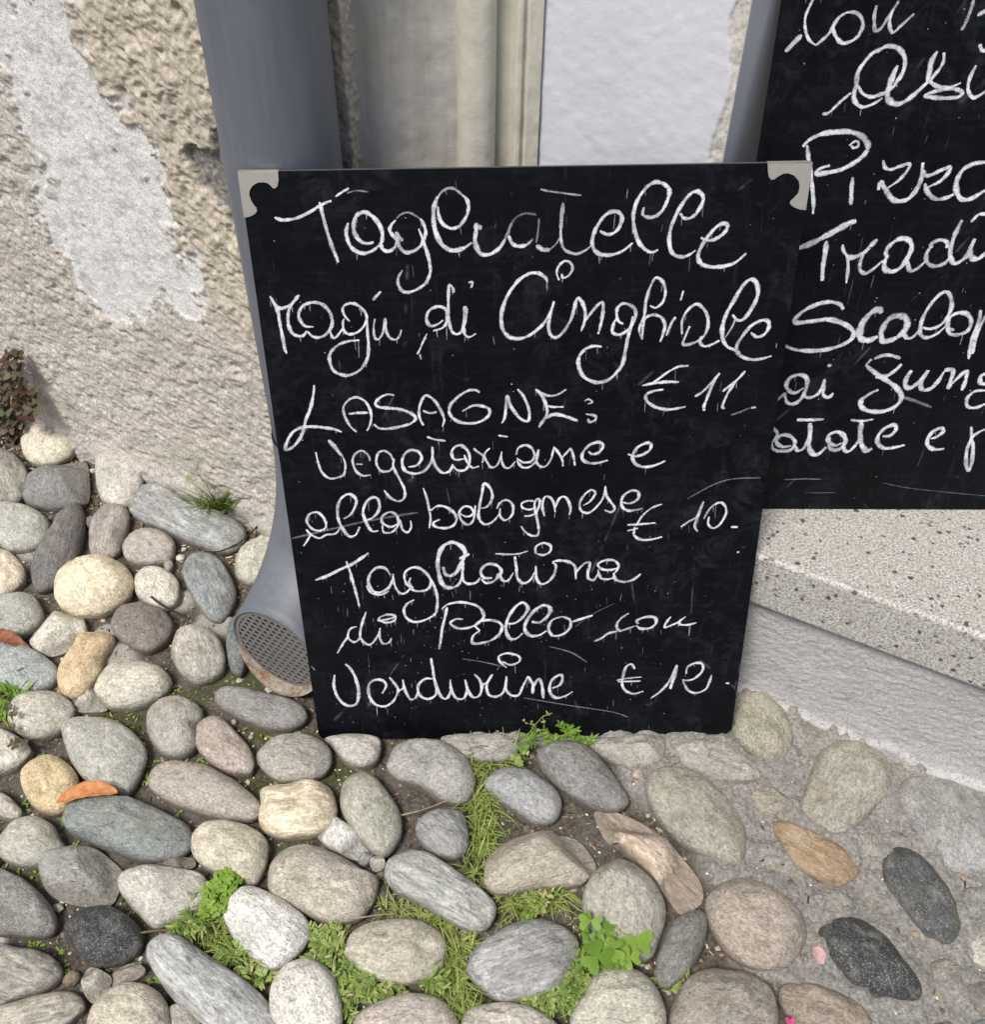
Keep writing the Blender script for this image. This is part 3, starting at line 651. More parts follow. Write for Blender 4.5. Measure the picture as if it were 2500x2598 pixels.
write(FB, 'ragu_di', 670, 680, K, ['45 210 75 265 105 330 120 420 140 520 155 600 170 640|25', '75 265 120 300 170 290 215 260 250 215 265 205|26', '250 230 200 280 180 350 185 430 215 490 270 510 300 500 320 470|25',
 '370 440 310 435 270 390 260 340 290 285 350 258 410 262 460 290 500 350 510 420 480 480 430 515 370 515 325 475|25', '492 470 520 525 555 500 590 450|18',
 '640 400 600 350 590 300 620 270 680 268 740 310 770 370 750 430 700 480 640 495 600 470 590 410 600 380|21', '770 390 775 480 782 580 775 670 730 750 660 795 590 800 520 765 490 690 500 630 550 580 620 550 715 540|25',
 '815 240 845 205 875 175|24', '830 380 820 450 830 520 860 530 890 480 905 385 910 400 915 470 940 520 985 535 1015 505 1028 460|19', '1220 490 1190 550 1165 610 1145 645|15', '1165 640 1175 685|12|.5',
 '1340 390 1290 425 1240 430 1215 380 1235 320 1290 290 1350 300 1370 350 1365 410 1330 450 1265 470|24', '1420 185 1415 150 1385 130 1380 200 1378 290 1385 400 1405 470 1440 495 1480 470 1495 400 1500 300 1515 310 1510 380 1495 440 1505 500 1540 515 1585 490|22',
 '1530 110 1560 105 1548 150|18'], drips=D * 1.4)
CK = 2.7735
write(FB, 'cinghiale', 1300, 640, CK, ['248 215 235 180 190 150 130 148 60 185 10 240 -40 320 -75 430 -70 530 -30 590 30 608 100 595 170 550 230 490 270 420 295 345|27', '295 345 270 440 255 520 270 580 310 600 360 560 410 480 435 400 450 340 470 325 500 370 515 430 505 500 485 555|24',
 '500 500 560 420 620 355 640 370 635 450 620 520 605 575|23', '780 505 745 480 735 430 745 385 790 360 850 385 870 430 855 490 810 550 750 580 705 560 715 500 740 460|23',
 '850 450 835 520 815 600 795 700 775 790 730 850 670 900 590 915 510 880 470 810 470 740 510 685 570 660 630 665|27', '915 615 895 540 930 440 940 350 965 260 1010 180 1060 210 1078 280 1060 350 1010 390 970 375|20',
 '915 610 920 520 940 460 1000 440 1050 460 1075 510 1060 580 1040 630|22', '1150 455 1120 500 1085 585|20', '1205 270 1185 340|14', '1195 575 1195 490 1225 420 1290 365 1340 390 1375 450 1375 530 1340 600 1270 640 1205 650 1215 600 1250 520|22',
 '1330 590 1320 630 1350 660 1400 650 1460 620|20', '1500 600 1550 520 1570 470|14|.7', '1550 440 1590 480 1640 460 1700 370 1730 290 1720 220 1680 190 1620 240 1560 340 1510 430 1480 520 1480 600 1510 660 1570 690|29',
 '1680 565 1720 595 1770 580 1805 530 1800 485 1750 480 1680 520 1620 590 1580 660 1590 710 1640 745 1720 755 1825 730|26'], drips=D)
write(FB, 'price_11', 1300, 640, CK, ['1240 798 1170 805 1100 840 1030 890 975 930|20', '915 938 1000 920 1090 912 1175 912|22', '1065 965 1000 975 945 1000 945 1040 1000 1085 1080 1105 1150 1100 1220 1085|22', '1285 1015 1340 980 1400 920 1460 850|22',
 '1440 870 1400 950 1370 1030 1350 1080 1350 1115|22', '1480 980 1540 930 1590 890 1640 835|20', '1580 900 1530 970 1490 1050 1480 1085 1495 1100|20', '1680 1095 1715 1090|18|.9', '1540 1145 1610 1120 1670 1095|16|.22'], drips=D)
write(FB, 'lasagne', 700, 960, K, ['288 50 280 130 260 220 225 310 205 390 180 450 130 510 75 530 85 470 130 400 200 365 290 360 380 370 440 380 495 400|27', '605 400 560 360 520 290 505 220 540 165 600 140 660 165 700 220 715 290 700 360 680 390|19', '545 265 610 258 690 255|20',
 '885 125 830 120 770 150 745 190 780 215 860 222 950 235 1020 265 1045 300 1010 335 930 360 840 375 770 370 735 340|24', '1105 350 1075 290 1075 210 1110 135 1150 135 1200 180 1240 250 1260 310 1245 360|21', '1100 240 1150 258 1205 250|18',
 '1525 105 1490 85 1430 95 1360 140 1305 200 1300 260 1350 315 1430 335 1520 325 1590 280 1595 230 1540 205 1470 205 1395 245|24', '1690 335 1715 280 1728 130 1760 210 1820 290 1870 320 1895 300 1890 220 1850 130 1808 80|22'], drips=D)
write(FB, 'lasagne_end', 1300, 960, K, ['175 80 230 115 290 130 350 115 405 80|19', '175 80 230 140 255 210 258 270 215 340 200 365|23', '255 205 310 212 385 212|17', '250 300 300 270 370 275 490 315|29', '540 170 570 155 600 175 565 190|14|.7', '550 265 620 280 620 310 580 325 565 300|20'], drips=D)
write(FB, 'vegetariane', 700, 960, K, ['300 550 315 620 345 700 400 745 460 740 510 715 520 640 490 560|18|.85', '395 460 440 510 490 575|28|.9', '600 640 650 640|12|.6', '705 615 690 570 640 540 590 570 575 620 600 690 650 725 710 720|19|.8',
 '880 610 850 560 800 540 760 570 755 640 790 690 850 690 880 650|20|.85', '885 600 880 660 920 740 960 820 965 880 930 915 870 900 830 860 810 835|20', '990 660 1050 650 1090 600 1070 550 1010 535 960 570 945 630 970 690 1040 710 1110 690 1160 630 1175 560 1170 510|23',
 '1170 510 1175 590 1200 660 1250 705 1300 690 1325 640|22', '1130 435 1190 455 1270 465|18', '1410 600 1340 605 1315 560 1335 515 1390 500 1440 550 1450 620 1420 680 1360 685 1325 650|21', '1410 570 1430 620 1470 665 1520 655|17',
 '1480 520 1500 540 1550 580 1545 630|16', '1600 520 1560 570 1590 640 1620 665 1660 640 1690 560|18', '1665 425 1735 435|14', '1690 545 1685 600 1710 660 1750 665 1790 620|18'], drips=D * 1.5)
write(FB, 'vegetariane_end', 1300, 960, K, ['30 570 45 520 100 498 150 525 165 580 140 620 80 625 35 595|20', '35 610 70 660 130 660 180 610 200 530|18', '195 530 180 600 200 650 250 655 290 600 310 520|18', '310 510 350 560 375 610 380 655|18', '375 590 420 540 440 530 460 590 468 650|20',
 '570 545 600 565 650 550 680 500 650 475 580 495 530 550 525 600 570 630 640 630 715 610|24', '865 565 920 580 980 565 1030 530 1035 485 990 485 930 520 900 580 920 635 980 660 1060 650 1145 615|25'], drips=D)
write(FB, 'alla_bolo', 740, 1200, K, ['265 400 210 430 150 410 115 360 130 310 185 290 230 320 260 380 240 430|20', '110 420 150 460 210 485 260 460 330 450 370 400|18', '150 450 120 500 90 545|16', '390 340 440 310 480 240 480 190 430 155 370 190 345 260 350 340 380 410 430 470 480 460 510 400|23',
 '560 350 610 330 655 270 650 200 610 180 560 215 535 290 560 370 600 430 650 430|23', '790 380 740 400 680 370 680 320 740 290 790 320 800 390|21', '680 390 690 440 750 440 790 400 810 350 830 420 870 440 895 400 890 355|18',
 '985 110 1010 180 1030 270 1040 340 1030 410|18', '1040 280 1090 245 1150 250 1210 290 1235 340 1210 390 1150 410 1080 400 1060 370 1110 345|22', '1260 300 1310 325 1360 300 1340 255 1290 250 1255 290 1270 350 1320 385 1360 350 1370 290 1375 240|20',
 '1410 260 1460 250 1500 190 1490 120 1440 75 1425 150 1405 250 1400 330 1440 380 1500 365 1550 310|21', '1560 260 1560 320 1600 350 1650 310 1655 240 1610 200 1560 220 1535 265|19'], drips=D * 1.3)
write(FB, 'gnese', 1280, 1200, K, ['230 210 180 205 130 225 140 260 200 270 235 240|16', '150 320 200 315 240 290 265 220 250 190 225 230 240 320 255 400 250 460 200 465 150 430 125 395|19', '300 320 285 250 300 180 340 180 370 220 380 290|19', '380 260 410 190 450 175 480 210 495 270 485 310|20',
 '590 240 640 210 680 150 650 125 600 160 565 220 575 280 630 295 690 250 740 180 755 100|19', '755 95 765 170 800 220 825 260 800 290 750 275|19', '880 215 940 225 1000 190 1000 140 950 130 890 170 875 230 910 275 980 275 1035 260|22'], drips=D)
write(FB, 'price_10', 1280, 1200, K, ['1180 230 1100 260 1030 320 985 390|18', '920 385 1020 380 1130 370|18', '920 430 1000 410|16', '975 400 970 460 1020 495 1090 495 1180 475|21', '1320 400 1380 360 1440 320 1490 210|19', '1470 280 1435 350 1425 400 1445 435|19',
 '1530 325 1525 380 1565 410 1620 370 1660 290 1640 230 1600 220 1540 260 1490 340|19', '1695 400 1745 402|20', '1740 590 1755 588|16|.8'], drips=D * 1.5)
write(FB, 'tagliatina', 740, 1200, K, ['180 798 270 765 360 720 450 680 520 635 575 595|29', '410 655 440 740 465 830 490 920 508 995|20', '740 760 700 710 640 705 590 750 575 820 610 880 660 890 720 860 755 800 760 750|25', '560 840 600 895 670 905 730 880|17', '760 760 770 830 810 895 860 890 890 850|18',
 '845 790 850 740 900 705 960 710 1020 760 1045 820 1010 870 940 880 880 860|23', '845 790 865 830 890 850|18', '890 780 880 820 910 860|18', '1045 790 1070 850 1090 920 1088 1000 1073 1050 1010 1090 930 1110 865 1085 840 1020 870 970 918 945|22',
 '1135 700 1150 750 1190 765 1240 730 1280 650 1300 600 1270 545 1200 515 1130 550 1095 640 1100 740 1130 830 1190 855 1250 830 1280 760|32', '1255 640 1330 600|32|.9', '1280 620 1280 700 1280 790 1320 825 1380 815 1410 780|23',
 '1500 780 1440 780 1415 730 1460 680 1530 685 1570 730 1540 790|25', '1420 790 1460 820 1520 800 1550 750 1580 800 1620 800 1660 740|20', '1670 620 1680 700 1690 780 1730 820 1780 800 1820 740|23', '1525 600 1620 605 1700 600 1770 578|16'], drips=D * 2.2)
write(FB, 'tagliatina_end', 1280, 1200, K, ['235 690 240 780 270 825 320 815 370 760 385 690 360 665|22', '235 600 235 550 290 520 345 540 340 585 290 610 245 600|20', '360 660 420 650 490 665 530 700 535 790|22', '535 740 590 680 640 665 625 740 630 785 670 795 700 750|21',
 '860 700 800 720 730 715 700 680 750 650 820 650 855 690 830 740|21', '700 720 720 780 780 790 830 770|18', '820 740 830 790 890 810 960 795 1020 750|23'], drips=D * 1.6)
write(FB, 'di_pollo', 780, 1500, K, ['370 260 320 280 305 340 350 375 390 350 395 300|18', '440 150 410 240 395 320 415 370 460 395 500 370 530 320|20', '545 270 540 330 565 385 610 380 630 345|18', '300 340 260 400 225 460|18', '540 215 590 230 650 215 655 180 600 170 545 190 540 215 600 205 650 190|20',
 '1005 130 1050 95 1130 78 1220 88 1290 120 1320 180 1280 235 1200 270 1120 270 1070 235 1110 205 1165 205|22', '1045 115 1030 190 1010 270 995 390|22', '990 390 985 430|14|.45', '1290 290 1240 330 1235 380 1290 385 1380 360 1440 310 1455 250 1400 215 1310 215 1255 250 1290 290|24',
 '1500 240 1560 230 1620 180 1650 120 1610 80 1550 120 1500 200 1485 280 1510 345 1560 350 1610 310|25', '1680 220 1730 230 1790 190 1820 130 1775 100 1710 130 1650 200 1625 270 1660 325 1730 325 1790 290|28'], drips=D * 2.4)
write(FB, 'con', 1280, 1500, K, ['430 185 360 210 330 270 360 325 430 320 490 270 490 210 430 185|22', '510 225 580 200 660 175|23', '670 370 720 350 780 310 840 295|22', '930 160 870 200 840 250 860 290 920 275 975 255|21', '1000 240 990 215 1050 190 1120 190 1135 230 1090 270 1020 275 985 250|24',
 '1245 185 1210 230 1200 265 1260 245 1300 225 1355 185|19', '1355 185 1310 220 1320 245 1380 245 1435 230|19'], drips=D * 1.6)
write(FB, 'verdurine', 780, 1500, K, ['205 620 200 700 225 780 280 840 340 850 375 820 385 740 360 640 320 570 285 540|24', '560 760 590 700 560 660 500 660 460 700 465 780 510 840 580 855 640 820 670 770|23', '670 770 680 730 650 680 615 640|20', '680 740 720 715 715 655|17', '715 655 730 730 770 800 810 790 830 740|20',
 '940 650 880 650 830 700 840 770 900 800 960 770 965 700|22', '925 495 940 580 950 650 975 730 1010 790 1050 790 1080 720|23', '1070 655 1075 720 1110 790 1170 795 1195 730 1180 655|21', '1190 700 1230 780 1280 780 1305 720 1290 660 1250 615|21', '1300 690 1340 680 1385 615|22',
 '1370 640 1340 700 1360 770 1420 780 1470 740 1490 630|22', '1490 640 1485 720 1520 770 1580 770 1610 710 1650 630|21', '1650 630 1685 690 1685 760|22', '1680 720 1730 650 1755 700 1765 795|23', '1490 565 1440 520 1435 480 1500 458 1580 480 1585 520 1520 545 1460 520|19', '1833 720 1893 690 1908 630 1873 625 1823 670 1813 740 1853 790 1923 780 1983 745|23'], drips=D * 2.4)
write(FB, 'price_12', 1280, 1500, K, ['975 575 950 540 910 560 890 620 880 690 910 740 970 760 1040 740|21', '840 660 920 645 1025 635|14', '850 670 940 668 1020 665|14', '1100 790 1170 740 1230 670 1290 545|20', '1290 545 1265 640 1240 725|28',
 '1360 610 1370 560 1430 530 1480 540 1480 590 1430 640 1380 660 1330 655|21', '1335 660 1370 730 1430 755 1500 730 1530 680 1548 620|19', '1655 680 1680 683|16'], drips=D * 2.2)
# specks, wiped smears and scratches on the slate
def marks(bd, n, x0, x1, y0, y1, seed):
    r = random.Random(seed); V, Fc, C = [], [], []
    for _ in range(n):
        x, y = r.uniform(x0, x1), r.uniform(y0, y1); bd.layer += 1
        if r.random() < .75: L = r.uniform(.0006, .0022); t = r.uniform(0, PI); wd = r.uniform(.0006, .0016); al = r.uniform(.15, .7)
        else: L = r.uniform(.004, .016); t = r.gauss(PI / 2, .08); wd = r.uniform(.0007, .0016); al = r.uniform(.06, .3)
        ribbon(V, Fc, C, [(x, y), (x + math.cos(t) * L * .5, y + math.sin(t) * L * .5), (x + math.cos(t) * L, y + math.sin(t) * L)], wd, al, .0001 + bd.layer * 1e-7)
    return V, Fc, C
V, Fc, C = marks(FB, 130, -.29, .29, -.39, .385, 5)
V2, F2, C2 = marks(FB, 170, -.28, .20, -.37, -.12, 6); o_ = len(V); V += V2; Fc += [tuple(i + o_ for i in f) for f in F2]; C += C2
for s in ['1745 1265 1810 1230 1860 1215 1930 1212|8|.5', '2000 1700 2080 1685 2160 1665|8|.4', '1330 1770 1450 1790 1550 1805 1594 1819|8|.5', '740 1366 850 1340 950 1318 1060 1300|16|.35', '1395 1640 1450 1655 1490 1680|10|.4', '1173 1671 1220 1678 1275 1690|8|.5', '1460 1590 1500 1560 1560 1530|7|.25', '790 1690 800 1700|7|.6']:
    q = s.split('|'); FB.layer += 1
    cp = catmull([FB.local(x, y) for x, y in nums(q[0])], 8); ribbon(V, Fc, C, cp, float(q[1]) * .00024, float(q[2]) * .5, .0001 + FB.layer * 1e-7)
o = link('chalk_smears', mesh('chalk_smears', V, Fc, True, {'chalk': C}), CHALK, FB.e); o['kind'] = 'stuff'

# second board standing on the granite slab, leaning into the doorway
lean = math.radians(10); a_ = at(1940, 1290, .2985); b_ = at(2500, 1292, .2985); ex = (b_ - a_) / np.linalg.norm(b_ - a_); ex[2] = 0; ex /= np.linalg.norm(ex)
nb_ = np.array([ex[1], -ex[0], 0]); uy = np.array([0, 0, 1.]) * math.cos(lean) - nb_ * math.sin(lean)
cen = a_ + ex * (-.083 + .35) + uy * .5
BB = Board(cen, ex, uy); BB.gain = 1.42
BB.place('menu_board', 'larger black chalkboard standing on the granite step, with Pizza and Scaloppine written on it', 'chalkboard')
plate('board_panel', rounded(.35, .5, (.003,) * 4), -.012, 0, BMAT, BB.e)
KB = 3.368
write(BB, 'con_asi', 1940, 0, KB, ['440 -40 390 50 350 150 350 250 380 340 440 390|18', '180 445 250 370 320 300|34', '440 390 500 340 560 280 590 220 640 150 700 110|24|.8', '700 110 780 110 830 160 840 230 800 310 740 355 670 370 620 330 590 260 595 210|24',
 '960 50 940 130 940 210 950 265 1000 240 1060 150 1150 10|24|.6', '1100 80 1070 180 1080 260 1110 275 1180 210 1280 120|22|.9', '1790 0 1760 100 1710 220 1680 260|24|.6', '1900 90 1820 135|28|.8',
 '495 975 550 965 640 880 740 795|22', '790 720 840 800 910 830 990 810 1070 770 1140 690 1190 600 1200 500 1150 420 1060 395 980 430 920 460 850 540 800 620 785 720 770 780 770 860 830 915 920 895 1010 840|28', '1140 560 1110 620 1080 700 1055 780 1060 850 1120 890 1200 870 1290 800 1400 700|36',
 '1390 710 1410 620 1430 520 1480 440|32|.9', '1535 450 1530 530 1490 600 1440 660 1420 700 1480 740 1560 755 1640 765 1690 790 1660 830 1560 840 1450 835 1375 818 1450 785 1560 760 1680 710|27', '1810 560 1760 660 1740 760 1780 835 1850 810 1900 770|24', '1840 380 1860 430 1900 440|22'], drips=.012)
write(BB, 'pizza_tradi', 1940, 300, KB, ['330 245 380 190 480 140 600 120 740 120 840 160 885 230 870 290 800 360 700 420 600 455 450 475 480 430 560 405|34', '365 230 378 350 400 480 410 600 420 720 415 820|24', '755 505 745 600 740 740|26', '725 235 770 200 800 205 800 240 765 255 740 235|18',
 '1015 360 1030 420 1080 440 1150 415 1240 390 1220 450 1150 530 1050 600|23', '975 615 995 550 1040 620 1090 690 1150 710 1230 690 1300 610 1340 520 1355 380|32', '1358 450 1380 490 1430 485 1500 450 1585 420 1570 470 1500 540 1400 590|28', '1370 560 1400 640 1460 690 1540 685 1620 650|28',
 '1900 375 1790 390 1700 440 1650 520 1640 610 1680 690 1760 690 1850 640 1910 600|32', '295 1110 390 1075 500 1020 620 955 720 900 785 878|46', '530 1050 520 1150 500 1270 495 1390|30', '670 1080 675 1130 710 1190 715 1280 700 1410|20', '700 1180 760 1190 850 1150 920 1080 965 1035|32',
 '850 1150 820 1230 820 1300 870 1325 940 1280 1010 1220|24', '1050 1200 1040 1140 1080 1080 1160 1030 1230 1040 1260 1100 1230 1180 1170 1270 1100 1310 1030 1290 1030 1220 1060 1170|32', '1220 1200 1240 1300 1300 1290 1370 1230|25',
 '1430 1110 1430 1070 1500 1040 1560 1060 1560 1110|26', '1430 1090 1385 1160 1390 1230 1450 1265 1540 1240 1590 1180|26', '1690 870 1640 970 1600 1080 1590 1180 1620 1240 1680 1220 1740 1160 1790 1040|30', '1800 1030 1760 1120 1770 1190 1830 1200 1900 1140|34', '1765 890 1830 825 1900 820|24'], drips=.012)
KC = 3.1433
write(BB, 'scalop', 1900, 720, KC, ['755 205 730 165 650 145 560 160 450 210 370 280 390 310 500 300 640 285 760 320 835 380 820 440 740 490 620 525 480 535 350 520 260 475|30', '1060 235 1040 205 980 230 910 310 885 390 900 440 960 450 1030 420|42', '1060 440 1060 380 1110 290 1180 255 1250 270 1265 330 1230 390 1160 440 1080 460 1050 430|38|.85',
 '1230 380 1260 430 1310 425 1360 370|22', '1390 350 1450 360 1530 330 1590 260 1620 170 1600 80 1550 70 1480 130 1410 230 1375 320 1370 400 1420 430 1500 400 1570 340|24', '1640 370 1590 350 1600 280 1660 235 1740 240 1775 300 1750 370 1680 405 1610 400 1580 350|26', '1850 210 1840 290 1800 400 1770 500 1755 600|26', '1900 240 1820 400 1785 560|22'], drips=.02)
write(BB, 'ai_fung', 1900, 720, KC, ['190 960 260 900 300 870|26|.6', '440 830 370 870 320 850 300 800 340 745 410 725 460 750 465 810 430 900 370 955 310 950 290 890|26', '440 860 450 900 500 905 560 870 600 790 605 760|22', '605 760 595 830 600 890 640 905 675 870|23', '630 650 660 655|22', '935 650 980 600|20', '1000 600 1060 575 1130 570 1210 595|24|.85',
 '935 650 1010 710 1100 770 1180 830 1220 900 1180 970 1080 1015 960 1015 900 980 900 930 960 880 1035 845|30', '1010 745 1100 735 1170 690 1220 640|28', '1300 690 1260 750 1250 810 1290 830 1360 780 1430 690|30|.9', '1440 690 1380 770 1380 840 1440 840 1500 790 1560 700|28|.9', '1560 690 1630 690 1610 780 1590 840|28', '1620 800 1700 720 1740 700 1730 770 1700 850|26',
 '1900 710 1850 740 1850 790 1900 800|26', '1900 850 1800 860 1740 920 1750 980 1820 985 1900 950|22', '1235 905 1330 935 1460 985|18|.3'], drips=.02)
write(BB, 'patate_e_p', 1900, 720, KC, ['150 1110 180 1140 230 1190 200 1250 165 1280|22', '340 1290 270 1300 220 1260 250 1210 320 1210 370 1260 340 1320 260 1335 200 1320 180 1280|24', '370 1290 390 1330 440 1310 470 1240|21', '490 1110 490 1200 480 1290 510 1355 560 1355 620 1300|30', '385 1085 480 1085 600 1080|22',
 '740 1270 690 1290 640 1260 640 1210 700 1180 760 1210 770 1270 720 1320 660 1320 635 1280|26', '760 1250 760 1320 800 1335 850 1290 890 1230|22', '900 1100 890 1190 900 1280 940 1330 985 1310|31', '815 1085 900 1095 995 1080|18', '1070 1215 1130 1210 1175 1160 1160 1125 1090 1150 1035 1210 1030 1270 1080 1310 1160 1305 1245 1285|25',
 '1450 1235 1500 1220 1550 1180 1540 1150 1480 1170 1430 1230 1430 1290 1480 1320 1560 1315|25', '1775 1140 1775 1230 1740 1330 1735 1440 1755 1490 1780 1420 1790 1300 1780 1230 1840 1180 1900 1155|22'], drips=.02)
V, Fc, C = marks(BB, 150, -.34, .0, -.49, .3, 9)
for s in ['1990 1217 2040 1215 2085 1216|9|.4', '2240 1225 2320 1240 2500 1258|6|.3', '2040 1250 2120 1250|5|.3']:
    q = s.split('|'); BB.layer += 1
    cp = catmull([BB.local(x, y) for x, y in nums(q[0])], 8); ribbon(V, Fc, C, cp, float(q[1]) * .00024, float(q[2]) * .5, .0001 + BB.layer * 1e-7)
o = link('chalk_smears', mesh('chalk_smears', V, Fc, True, {'chalk': C}), CHALK, BB.e); o['kind'] = 'stuff'

